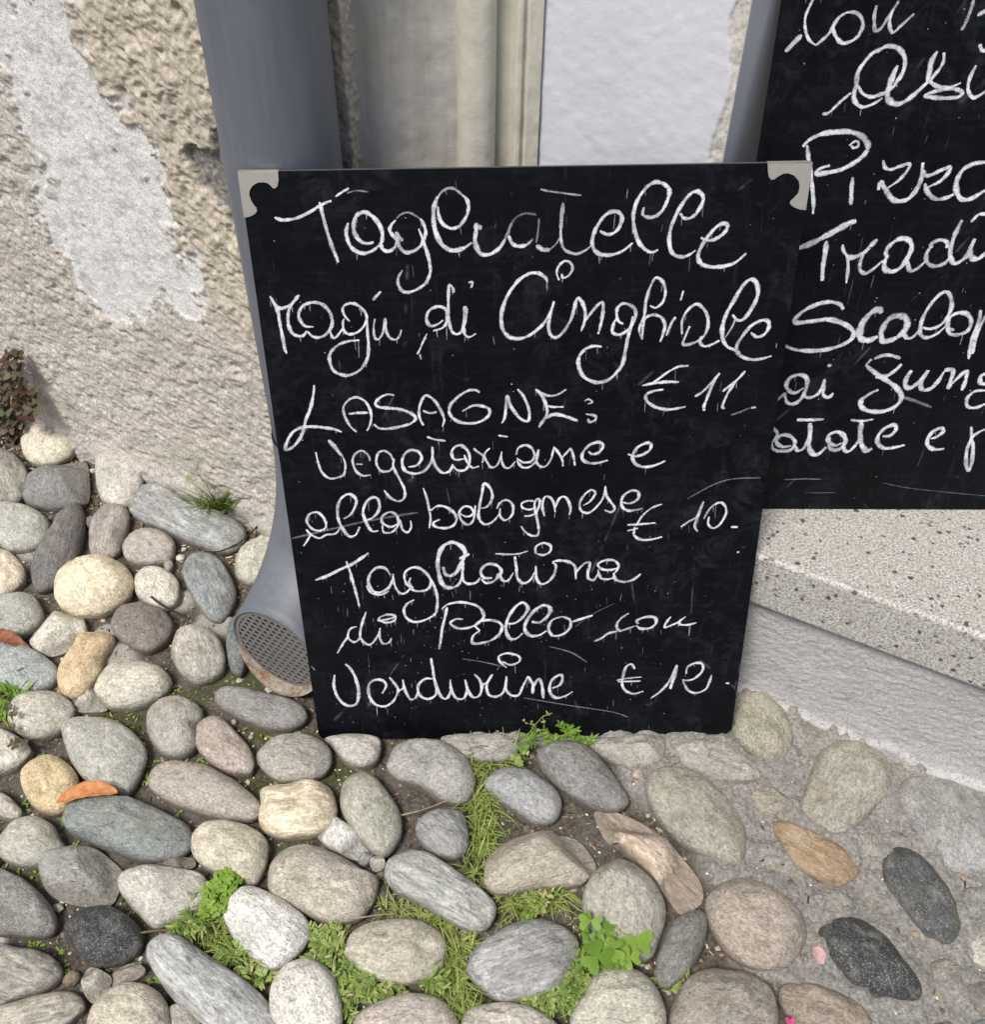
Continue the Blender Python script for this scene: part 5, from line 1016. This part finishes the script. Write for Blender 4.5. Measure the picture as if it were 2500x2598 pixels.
# ------------------------------------------------------------------ plants in the joints
GRASS = leaf_mat('grass_blade', (.14, .22, .035), (.42, .47, .13))
LEAFM = leaf_mat('green_leaf', (.16, .26, .05), (.40, .50, .14))
CLOV = leaf_mat('clover_green', (.13, .26, .025), (.27, .42, .06))
REDL = leaf_mat('red_leaf', (.11, .045, .036), (.11, .12, .05))
def z_at(x, y): return float(ground_h(np.array([x]), np.array([y]))[0][0])
class MBx:
    def __init__(s): s.V, s.F, s.C = [], [], []
    def blade(s, root, az, L, wd, lift, tint, dry=0, n=6, curl=0, droop=1.0):
        root = np.array(root, float); o = len(s.V); p = root.copy(); el = lift; a = az
        for i in range(n + 1):
            t = i / n; side = np.array([-math.sin(a), math.cos(a), .15]); ww = wd * (1 - t ** 1.6) * .5 + 1e-5
            s.V += [p - side * ww, p + side * ww]; s.C += [(tint, dry, 0, 1)] * 2
            d = np.array([math.cos(a) * math.cos(el), math.sin(a) * math.cos(el), math.sin(el)]); p = p + d * L / n
            el -= (lift + .5) / n * 1.2 * droop; a += curl / n
        for i in range(n): b = o + 2 * i; s.F.append((b, b + 2, b + 3, b + 1))
        return p
    def leaf(s, p, az, el, L, wd, tint, dry=0, roll=0):
        p = np.array(p, float); d = np.array([math.cos(az) * math.cos(el), math.sin(az) * math.cos(el), math.sin(el)])
        sd = np.array([-math.sin(az), math.cos(az), 0]); up = np.cross(d, sd); up = up / np.linalg.norm(up); up = up if up[2] > 0 else -up
        sd = sd * math.cos(roll) + up * math.sin(roll); up = np.cross(sd, d); up = up if up[2] > 0 else -up
        o = len(s.V)
        for t, w_ in ((0, .08), (.22, .75), (.5, 1), (.78, .7), (1, .04)):
            c = p + d * L * t - up * L * .18 * t * t
            s.V += [c - sd * w_ * wd * .5 + up * w_ * wd * .14, c, c + sd * w_ * wd * .5 + up * w_ * wd * .14]; s.C += [(tint, dry, 0, 1)] * 3
        for i in range(4):
            for q in (0, 1): b = o + i * 3 + q; s.F.append((b, b + 3, b + 4, b + 1))
    def heart(s, p, az, R, tint, tilt=.15, nrm=(0, 0, 1), fold=.25):
        """one heart shaped leaflet growing from p towards az"""
        N = np.array(nrm, float); N /= np.linalg.norm(N); d = np.array([math.cos(az), math.sin(az), 0]); d = d - N * d @ N; d /= np.linalg.norm(d); sd = np.cross(N, d)
        o = len(s.V); prof = [(0, 0.02), (.22, .30), (.45, .54), (.68, .66), (.90, .60), (1.02, .34)]
        mid = [(0, 0), (.25, 0), (.5, 0), (.70, 0), (.80, 0), (.84, 0)]
        for (t, w_), (tm, _) in zip(prof, mid):
            for sg in (-1, 0, 1):
                q = p + d * R * (t if sg else tm) + sd * sg * w_ * R + N * (abs(sg) * w_ * fold * R - tilt * R * t * t * .6)
                s.V.append(q); s.C.append((tint * (1 if sg else .8), 0, 0, 1))
        for i in range(5):
            for q in (0, 1): b = o + i * 3 + q; s.F.append((b, b + 3, b + 4, b + 1))
    def stem(s, a, b, r0, r1, tint=.3, dry=0, bend=.01, n=5):
        a, b = np.array(a, float), np.array(b, float); o = len(s.V); d = b - a; L = np.linalg.norm(d) + 1e-9
        X = np.cross(d / L, [.3, .2, .9]); X /= np.linalg.norm(X); Y_ = np.cross(d / L, X)
        for i in range(n + 1):
            t = i / n; c = a + d * t + np.array([0, 0, 1]) * bend * math.sin(PI * t); rr = r0 + (r1 - r0) * t
            for k in range(4): s.V.append(c + X * math.cos(k * PI / 2) * rr + Y_ * math.sin(k * PI / 2) * rr); s.C.append((tint, dry, 0, 1))
        for i in range(n):
            for k in range(4): s.F.append((o + i * 4 + k, o + i * 4 + (k + 1) % 4, o + i * 4 + 4 + (k + 1) % 4, o + i * 4 + 4 + k))
    def obj(s, name, mat, parent=None, loc=None):
        V = np.array(s.V)
        if loc is not None: V = V - np.array(loc)
        return link(name, mesh(name, V, s.F, True, {'tint': s.C}), mat, parent, loc)
def path_pts(s, key, n, r, jit):
    x0, y0 = Q[key]; P = [(x0 + x / K9, y0 + y / K9) for x, y in nums(s)]; cp = catmull(P, 8); out = []
    for _ in range(n):
        q = cp[r.randrange(len(cp))]; out.append((q[0] + r.gauss(0, jit), q[1] + r.gauss(0, jit)))
    return out
def grass(label, pts, seed, Lr=(.02, .05), wr=(.0012, .0028), dryp=.34, lift=(.3, 1.2), per=3, azr=None, seeds=.0):
    r = random.Random(seed); m = MBx()
    for x, y in pts:
        w_ = at(x, y, .004); zz_ = z_at(w_[0], w_[1])
        for _ in range(per):
            az = r.uniform(0, 2 * PI) if azr is None else r.gauss(*azr); L = r.uniform(*Lr) * 1.35; dry = 1.0 if r.random() < dryp else 0
            e = m.blade((w_[0] + r.gauss(0, .003), w_[1] + r.gauss(0, .003), zz_ + .004), az, L * (.7 if dry else 1), r.uniform(*wr) * (.6 if dry else 1), r.uniform(*lift) * (.5 if dry else 1), r.random(), dry * r.uniform(.6, 1), curl=r.gauss(0, .6))
            if r.random() < seeds:
                for q in range(6): m.leaf(e + np.array([r.gauss(0, .003), r.gauss(0, .003), r.gauss(0, .002)]), r.uniform(0, 6.3), r.uniform(-.2, .8), .0036, .0016, .9, .25)
    o = m.obj('grass', GRASS); tag(o, label, 'grass', kind='stuff'); return o
R1 = random.Random(31)
grass('narrow strip of green grass in the joint below the middle of the board', path_pts('830 430 860 560 870 700 880 830 900 950 850 1060', 'C', 110, R1, 14), 1, Lr=(.018, .042), seeds=.10, dryp=.22)
grass('green grass fanning out at the lower edge of the front board', path_pts('760 520 850 490 960 470 1030 450', 'C', 34, R1, 8), 2, Lr=(.02, .05), dryp=.05)
grass('small grass tuft with pale seed heads above the blue-grey oval stone', path_pts('1020 1230 1120 1220 1250 1210 1330 1180', 'C', 52, R1, 14), 3, Lr=(.02, .045), seeds=.35, dryp=.3)
grass('yellowish trailing grass below the long bluish stone', path_pts('380 1240 500 1270 620 1290 740 1380 760 1480', 'C', 80, R1, 11), 4, Lr=(.02, .045), dryp=.45, seeds=.12, lift=(.1, .8))
grass('dense yellow-green grass between the two big rounded stones at the bottom', path_pts('740 1440 740 1560 720 1660 760 1760 800 1880', 'C', 150, R1, 15), 5, Lr=(.015, .042), dryp=.35, seeds=.10)
grass('light green grass between the speckled stones at lower left', path_pts('1060 1290 1120 1340 1160 1420 1210 1480 1260 1530', 'B', 80, R1, 13), 6, Lr=(.015, .04), dryp=.2)
grass('thin grass beside the large clover at the bottom', path_pts('1380 1440 1400 1560 1350 1650 1400 1750', 'C', 50, R1, 10), 7, Lr=(.012, .03), dryp=.15, seeds=.2)
# tuft at the wall foot -- a thing of its own with a dry base
r = random.Random(8); m1, m2 = MBx(), MBx(); c0 = at(1150 / K9, 800 + 1015 / K9, .022)
for _ in range(150): m1.blade(c0 + np.array([r.gauss(0, .014), r.gauss(0, .006), -.006]), r.uniform(-3.4, .5), r.uniform(.03, .075) * (1.6 if r.random() < .35 else 1), r.uniform(.0018, .0034), r.uniform(.7, 1.45), r.random() * .4, 0, curl=r.gauss(0, .4), droop=r.uniform(.2, .6))
for a_, L in ((3.0, .10), (-2.9, .085), (2.95, .12), (-.3, .12), (-2.6, .075), (3.1, .07)):
    e = m1.blade(c0, a_, L, .0022, 1.5, .4, .1, n=9, curl=r.gauss(0, .3), droop=.28)
    for q in range(16): m1.leaf(e + np.array([r.gauss(0, .004), r.gauss(0, .004), r.gauss(-.004, .006)]), r.uniform(0, 6.3), .4, .004, .0018, .6, .2)
for _ in range(70): m2.blade(c0 + np.array([r.gauss(0, .016), r.gauss(-.006, .009), -.002]), r.uniform(0, 6.3), r.uniform(.012, .034), .0012, r.uniform(-.1, .5), .9, r.uniform(.7, 1), curl=r.gauss(0, 1))
gt = empty('grass_tuft', tuple(c0)); tag(gt, 'upright green grass tuft with straw at its base, at the foot of the plastered wall', 'grass tuft')
a_ = m1.obj('green_blades', GRASS, gt, tuple(c0)); a_.location = (0, 0, 0); a_['kind'] = 'stuff'; a_ = m2.obj('straw', GRASS, gt, tuple(c0)); a_.location = (0, 0, 0); a_['kind'] = 'stuff'
# small leaved creeping weed mats
def mat_weed(label, spec, seed, n, jit, Ls=(.005, .010), mat=LEAFM, dryp=.08):
    r = random.Random(seed); m = MBx()
    for key, s in spec:
        for x, y in path_pts(s, key, n // len(spec), r, jit):
            w_ = at(x, y, .006); z0_ = z_at(w_[0], w_[1]); az = r.uniform(0, 6.3); L = r.uniform(.008, .022); p = np.array([w_[0], w_[1], z0_ + r.uniform(.002, .016)]); d = np.array([math.cos(az), math.sin(az), r.uniform(.1, .75)]); tint = r.random()
            m.stem(p, p + d * L, .0004, .0003, .5, .3, 0, 2)
            for k in range(5):
                for sg in (-1, 1): m.leaf(p + d * L * (k + 1) / 5, az + sg * r.uniform(.5, 1.1) + r.gauss(0, .2), r.uniform(-.1, .7), r.uniform(*Ls) * 1.35, r.uniform(.0024, .0042), min(1, max(0, tint + r.gauss(0, .2))), 1 if r.random() < dryp else 0, r.gauss(0, .3))
    o = m.obj('creeping_weed', mat, None); tag(o, label, 'weed', kind='stuff'); return o
mat_weed('dense mat of small pointed green leaves at the left of the big beige oval stone', [('C', '40 1380 60 1450 90 1550 90 1640 130 1740 180 1800'), ('C', '120 1420 110 1500 160 1600 240 1660 330 1680'), ('C', '0 1480 30 1600 60 1700 60 1840')], 41, 190, 15)
mat_weed('thin band of small green leaves along the lower edge of the beige oval stone', [('C', '300 1690 420 1660 540 1640 640 1650')], 42, 38, 9)
mat_weed('small-leaved green weed below the speckled white stone', [('B', '1220 1540 1290 1600 1340 1660 1400 1600'), ('B', '940 1330 1010 1340 1100 1330')], 43, 48, 10)
mat_weed('bushy small-leaved weed at the lower right of the striped oval stone', [('C', '1180 1660 1240 1740 1290 1790'), ('C', '1150 1700 1220 1680 1330 1720'), ('C', '1380 1520 1420 1620 1400 1700')], 44, 100, 13, (.004, .008), LEAFM, .02)
mat_weed('bright green little rosettes growing along the bottom edge of the front board', [('C', '1130 385 1230 400 1330 385 1440 385')], 45, 26, 5, (.005, .009), CLOV, 0)
mat_weed('small upright green weed at the left edge of the picture', [('B', '-10 60 40 90 90 120 30 180')], 46, 26, 8, (.012, .02), CLOV, 0)
mat_weed('little weed in the joint above the brown domed stone at the bottom', [('D', '210 1680 230 1700')], 47, 7, 5, (.006, .012))
mat_weed('pale flowering weed in front of the cracked beige stone', [('C', '1100 1200 1180 1230 1150 1160')], 48, 26, 9, (.004, .007), CLOV, .5)
# clover: every leaf a part
def clover(label, key, leaves, mat, zt=.03, seed=1, wall=None, name='clover_plant', cat='clover', tint=None, root=None, fold=.25, R0=1.0):
    x0, y0 = Q[key]; r = random.Random(seed); cx = np.mean([a[0] for a in leaves]); cy_ = np.mean([a[1] for a in leaves])
    rt = at(x0 + cx / K9, y0 + (cy_ + 30) / K9, 0) if root is None else at(x0 + root[0] / K9, y0 + root[1] / K9, 0); rt = np.array([rt[0], rt[1], z_at(rt[0], rt[1])])
    e = empty(name, tuple(rt)); tag(e, label, cat); st = MBx(); base = {}
    for i, (x, y, R) in enumerate(leaves):
        z = zt * r.uniform(.7, 1.15); p = at(x0 + x / K9, y0 + y / K9, z) if wall is None else hit(x0 + x / K9, y0 + y / K9, A0 + NA * r.uniform(*wall), NA); mm_ = MBx(); Rw = R / K9 / F * 1.38 * R0 * 1.1
        a0 = r.uniform(0, 2.1); nv_ = np.array([r.gauss(0, .16), r.gauss(-.25 if wall is None else -.8, .2), 1.0]); tn_ = r.random() if tint is None else tint
        for k in range(3): mm_.heart(p, a0 + k * 2 * PI / 3 + r.gauss(0, .08), Rw, min(1, max(0, tn_ + r.gauss(0, .1))), .2, nv_, fold)
        o = mm_.obj('clover_leaf', mat, e, tuple(p)); o.location = tuple(p - rt)
        st.stem(rt + np.array([r.gauss(0, .003), r.gauss(0, .003), 0]), p, .0007, .0005, .5, .1, .002)
    V = np.array(st.V) - rt; o = link('stems', mesh('stems', V, st.F, True, {'tint': st.C}), mat, e); o['kind'] = 'stuff'; return e
clover('large bright green clover with heart-shaped leaves, beside the round stone at the bottom', 'C', [(1465, 1335, 52), (1548, 1392, 42), (1697, 1430, 76), (1500, 1528, 68), (1585, 1488, 50), (1672, 1532, 46), (1455, 1412, 32), (1430, 1370, 22), (1620, 1560, 30), (1540, 1450, 30)], CLOV, .042, 5, fold=.12, root=(1560, 1560))
clover('small three-leafed clover sprig in front of the board beside the grass', 'C', [(1105, 412, 30), (1065, 465, 26), (1085, 495, 22), (1120, 440, 18)], LEAFM, .03, 6, fold=.15)
rr_ = random.Random(15)
clover('yellow-green cluster of tiny round clover leaves by the mossy pale stone', 'B', [(1080 + rr_.uniform(0, 130) + (yy_ < 1130) * rr_.uniform(0, 60), yy_, rr_.uniform(17, 30)) for yy_ in [1075 + 8 * q for q in range(28)]], CLOV, .022, 7, fold=.1, tint=.95)
clover('two tiny clover leaves at the right of the round beige stone', 'B', [(1265, 1120, 24), (1240, 1160, 18), (1190, 1215, 20)], CLOV, .02, 8, fold=.1)
clover('dark red wood sorrel growing out of the wall foot at the left edge', 'A', [(rr_.uniform(-40, 110 + (yy_ > 380) * 100 * (yy_ < 560)), yy_, rr_.uniform(34, 56)) for yy_ in [205 + 8.0 * q for q in range(64)]], REDL, .05, 9, name='sorrel_plant', wall=(.02, .05), cat='wood sorrel', root=(20, 560), fold=.2, R0=1.15)
clover('little brown-red sorrel sprig on the pale stone at the left edge', 'B', [(80, 395, 34), (40, 200, 24), (70, 235, 22), (60, 305, 20), (130, 385, 18)], REDL, .03, 10, name='sorrel_plant', cat='wood sorrel', root=(60, 330), tint=.8)
# tiny sprouts dotted over the soil
r = random.Random(52); m = MBx()
spots = [(x, y) for x, y in [(110, 690), (130, 750), (320, 790), (330, 805), (360, 915), (375, 925), (400, 925), (205, 1445), (300, 1480), (310, 1490), (190, 1080), (590, 585), (660, 655), (770, 490), (750, 580), (770, 560), (690, 295), (410, 235), (400, 230), (1060, 480), (1040, 465), (940, 765), (1070, 485), (1135, 515), (370, 1580), (795, 1645), (825, 1640), (1360, 460), (1380, 675), (1810, 630), (720, 1520), (130, 630), (110, 545), (210, 350), (205, 440), (1425, 1040), (1000, 925), (890, 130), (930, 90), (1430, 340)]]
for x, y in spots + [(r.uniform(0, 1800), r.uniform(200, 1800)) for _ in range(60)]:
    w_ = at(x / K9, 1698 + y / K9, .001)
    if instone(w_[0], w_[1]) and (x, y) not in spots: continue
    for q in range(r.randrange(2, 5)):
        p = np.array([w_[0] + r.gauss(0, .003), w_[1] + r.gauss(0, .003), z_at(w_[0], w_[1]) + .003])
        m.leaf(p, r.uniform(0, 6.3), .2, .0042, .0034, .8, 0); m.leaf(p, r.uniform(0, 6.3), .2, .0036, .003, .9, 0)
tag(m.obj('sprouts', CLOV), 'tiny yellow-green sprouts dotted over the soil between the cobbles', 'sprouts', kind='stuff')
# flowering grass stalk standing before the board's lower edge
st = MBx(); P = [at(800 + x / K9, 1698 + y / K9, z) for x, y, z in ((1095, 400, .02), (1130, 350, .035), (1165, 300, .05), (1210, 250, .064), (1262, 232, .07))]; rt = P[0].copy(); rt[2] = -.006
P = [rt] + P
for a, b in zip(P[:-1], P[1:]): st.stem(a, b, .0007, .0005, .8, .15, 0, 2)
r = random.Random(4)
for (i, tgt) in ((3, (1112, 278, .052)), (3, (1150, 285, .05)), (3, (1185, 325, .045)), (4, (1225, 345, .04)), (4, (1215, 285, .06)), (5, (1240, 235, .07))):
    q = at(800 + tgt[0] / K9, 1698 + tgt[1] / K9, tgt[2]); st.stem(P[i], q, .0004, .0003, .8, .2, 0, 2)
    for k in range(4): st.leaf(q + np.array([r.gauss(0, .0015), 0, r.gauss(0, .0012)]), r.uniform(0, 6.3), .3, .0042, .0018, .9, .3)
V = np.array(st.V) - rt; o = link('seed_stalk', mesh('seed_stalk', V, st.F, True, {'tint': st.C}), GRASS, None, tuple(rt)); tag(o, 'thin grass stalk with pale seed heads standing in front of the board bottom', 'grass stalk')

# ------------------------------------------------------------------ dead leaves, twigs, petals
def litter_mat(name, c1, c2):
    m = NT(name); v = m.coord(); n = m.noise(v, 120, 4, .6); return m.done(m.ramp(n, [(.35, c1), (.65, c2)]), .6, m.bump(n, .4, .001), .3)
def curled_leaf(name, label, cat, key, mid, widths, zs, mat, cup=.25):
    x0, y0 = Q[key]; P = [at(x0 + x / K9, y0 + y / K9, z) for (x, y), z in zip(nums(mid), zs)]; cp = catmull(P, 6); W_ = np.interp(np.linspace(0, 1, len(cp)), np.linspace(0, 1, len(widths)), widths); V, Fc = [], []; nn = 7
    for i, p in enumerate(cp):
        d = cp[min(i + 1, len(cp) - 1)] - cp[max(i - 1, 0)]; d /= np.linalg.norm(d); sd = np.cross([0, 0, 1.], d); sd /= np.linalg.norm(sd)
        for q in range(nn):
            t = q / (nn - 1) * 2 - 1; V.append(p + sd * t * W_[i] * .5 + np.array([0, 0, 1]) * (cup * W_[i] * t * t + .0008 * math.sin(i * 1.3 + t * 4)))
    for i in range(len(cp) - 1):
        for q in range(nn - 1): b = i * nn + q; Fc.append((b, b + nn, b + nn + 1, b + 1))
    c = cp[0]; o = link(name, mesh(name, np.array(V) - c, Fc), mat, None, tuple(c)); mod = o.modifiers.new('thick', 'SOLIDIFY'); mod.thickness = .0004; tag(o, label, cat); return o
OR = litter_mat('orange_leaf', (.46, .17, .055), (.62, .29, .11)); BR = litter_mat('brown_leaf', (.16, .055, .03), (.30, .12, .06)); RD = litter_mat('red_petal', (.45, .02, .04), (.60, .04, .07)); PK = litter_mat('pink_petal', (.48, .27, .25), (.60, .42, .38)); MG = litter_mat('magenta_petal', (.60, .05, .20), (.70, .12, .28))
curled_leaf('dead_leaf', 'curled orange dead leaf lying on the yellow stone and the green-grey stone', 'leaf', 'B', '300 705 360 680 450 650 540 642 625 655', [.004, .019, .024, .022, .004], [.026, .034, .036, .036, .032], OR)
curled_leaf('dead_leaf', 'reddish-brown dead leaf at the left edge beside the speckled stone', 'leaf', 'A', '-30 1700 30 1715 90 1740 158 1772', [.02, .024, .018, .003], [.02, .022, .02, .012], BR)
curled_leaf('petal', 'small red petal on the cement near the step', 'petal', 'D', '1030 402 1055 403 1083 400', [.006, .009, .006], [.010, .011, .011], RD, .05)
curled_leaf('petal', 'pale pink petal left of the glossy black stone', 'petal', 'D', '985 1470 1005 1515 1015 1565', [.008, .016, .006], [.012, .013, .012], PK, .15)
curled_leaf('petal', 'magenta petal standing at the bottom edge of the picture', 'petal', 'D', '832 1886 850 1866 860 1848', [.012, .010, .002], [.014, .024, .034], MG, .2)
def twig(label, key, s, zs, r0, r1, mat, bumps=.0006):
    x0, y0 = Q[key]; P = [at(x0 + x / K9, y0 + y / K9, z) for (x, y), z in zip(nums(s), zs)]; cp = catmull(P, 7); V, Fc = [], []; r = random.Random(len(label)); n = len(cp)
    for i, p in enumerate(cp):
        d = cp[min(i + 1, n - 1)] - cp[max(i - 1, 0)]; d /= np.linalg.norm(d); X = np.cross(d, [0, 0, 1.]); X /= np.linalg.norm(X); Y_ = np.cross(d, X); rad = r0 + (r1 - r0) * i / (n - 1) + r.uniform(-1, 1) * bumps * .5
        for k in range(7): V.append(p + X * math.cos(k * 2 * PI / 7) * rad + Y_ * math.sin(k * 2 * PI / 7) * rad)
    for i in range(n - 1):
        for k in range(7): Fc.append((i * 7 + k, i * 7 + (k + 1) % 7, i * 7 + 7 + (k + 1) % 7, i * 7 + 7 + k))
    Fc.append(tuple(range(7))[::-1]); Fc.append(tuple((n - 1) * 7 + k for k in range(7)))
    c = cp[0]; o = link('twig', mesh('twig', np.array(V) - c, Fc), mat, None, tuple(c)); tag(o, label, 'twig'); return o
TW = simple('dark_twig', (.045, .025, .020), .7, .3, 200, .4); ST = simple('straw_twig', (.36, .28, .17), .7, .25, 200, .3); GT = simple('grey_twig', (.14, .10, .08), .8, .3, 200, .4)
twig('dark reddish twig with a forked end beside the dark brown round stone', 'A', '805 1497 870 1545 940 1580 1010 1612', [.030, .026, .014, .006], .0022, .0012, TW)
twig('brown twig lying between the blackish stone and the long striped stone', 'B', '735 1402 800 1392 880 1385 965 1385', [.008, .010, .010, .008], .0016, .0012, GT)
twig('thin dark twig along the joint right of the long grey stone', 'A', '1370 1120 1320 1170 1270 1210 1180 1250 1090 1258', [.006, .010, .012, .008, .006], .0014, .0008, TW)
twig('pale straw lying across the joint above the beige oval stone', 'C', '160 1316 240 1318 330 1305 425 1298', [.012, .014, .014, .010], .0011, .0007, ST)
twig('thin dry root arching over the soil left of the small striped stone', 'C', '455 775 540 755 640 722 700 700 775 712', [.004, .008, .008, .008, .004], .0010, .0007, ST)
twig('grey-brown root running down the right side of the brown speckled stone', 'C', '330 1090 320 1150 290 1220 255 1300', [.008, .006, .004, .003], .0013, .0008, GT)
twig('thin pale root on the soil left of the broken pink stone', 'C', '1470 930 1520 960 1580 975 1640 998', [.004, .006, .005, .004], .0012, .0007, GT)
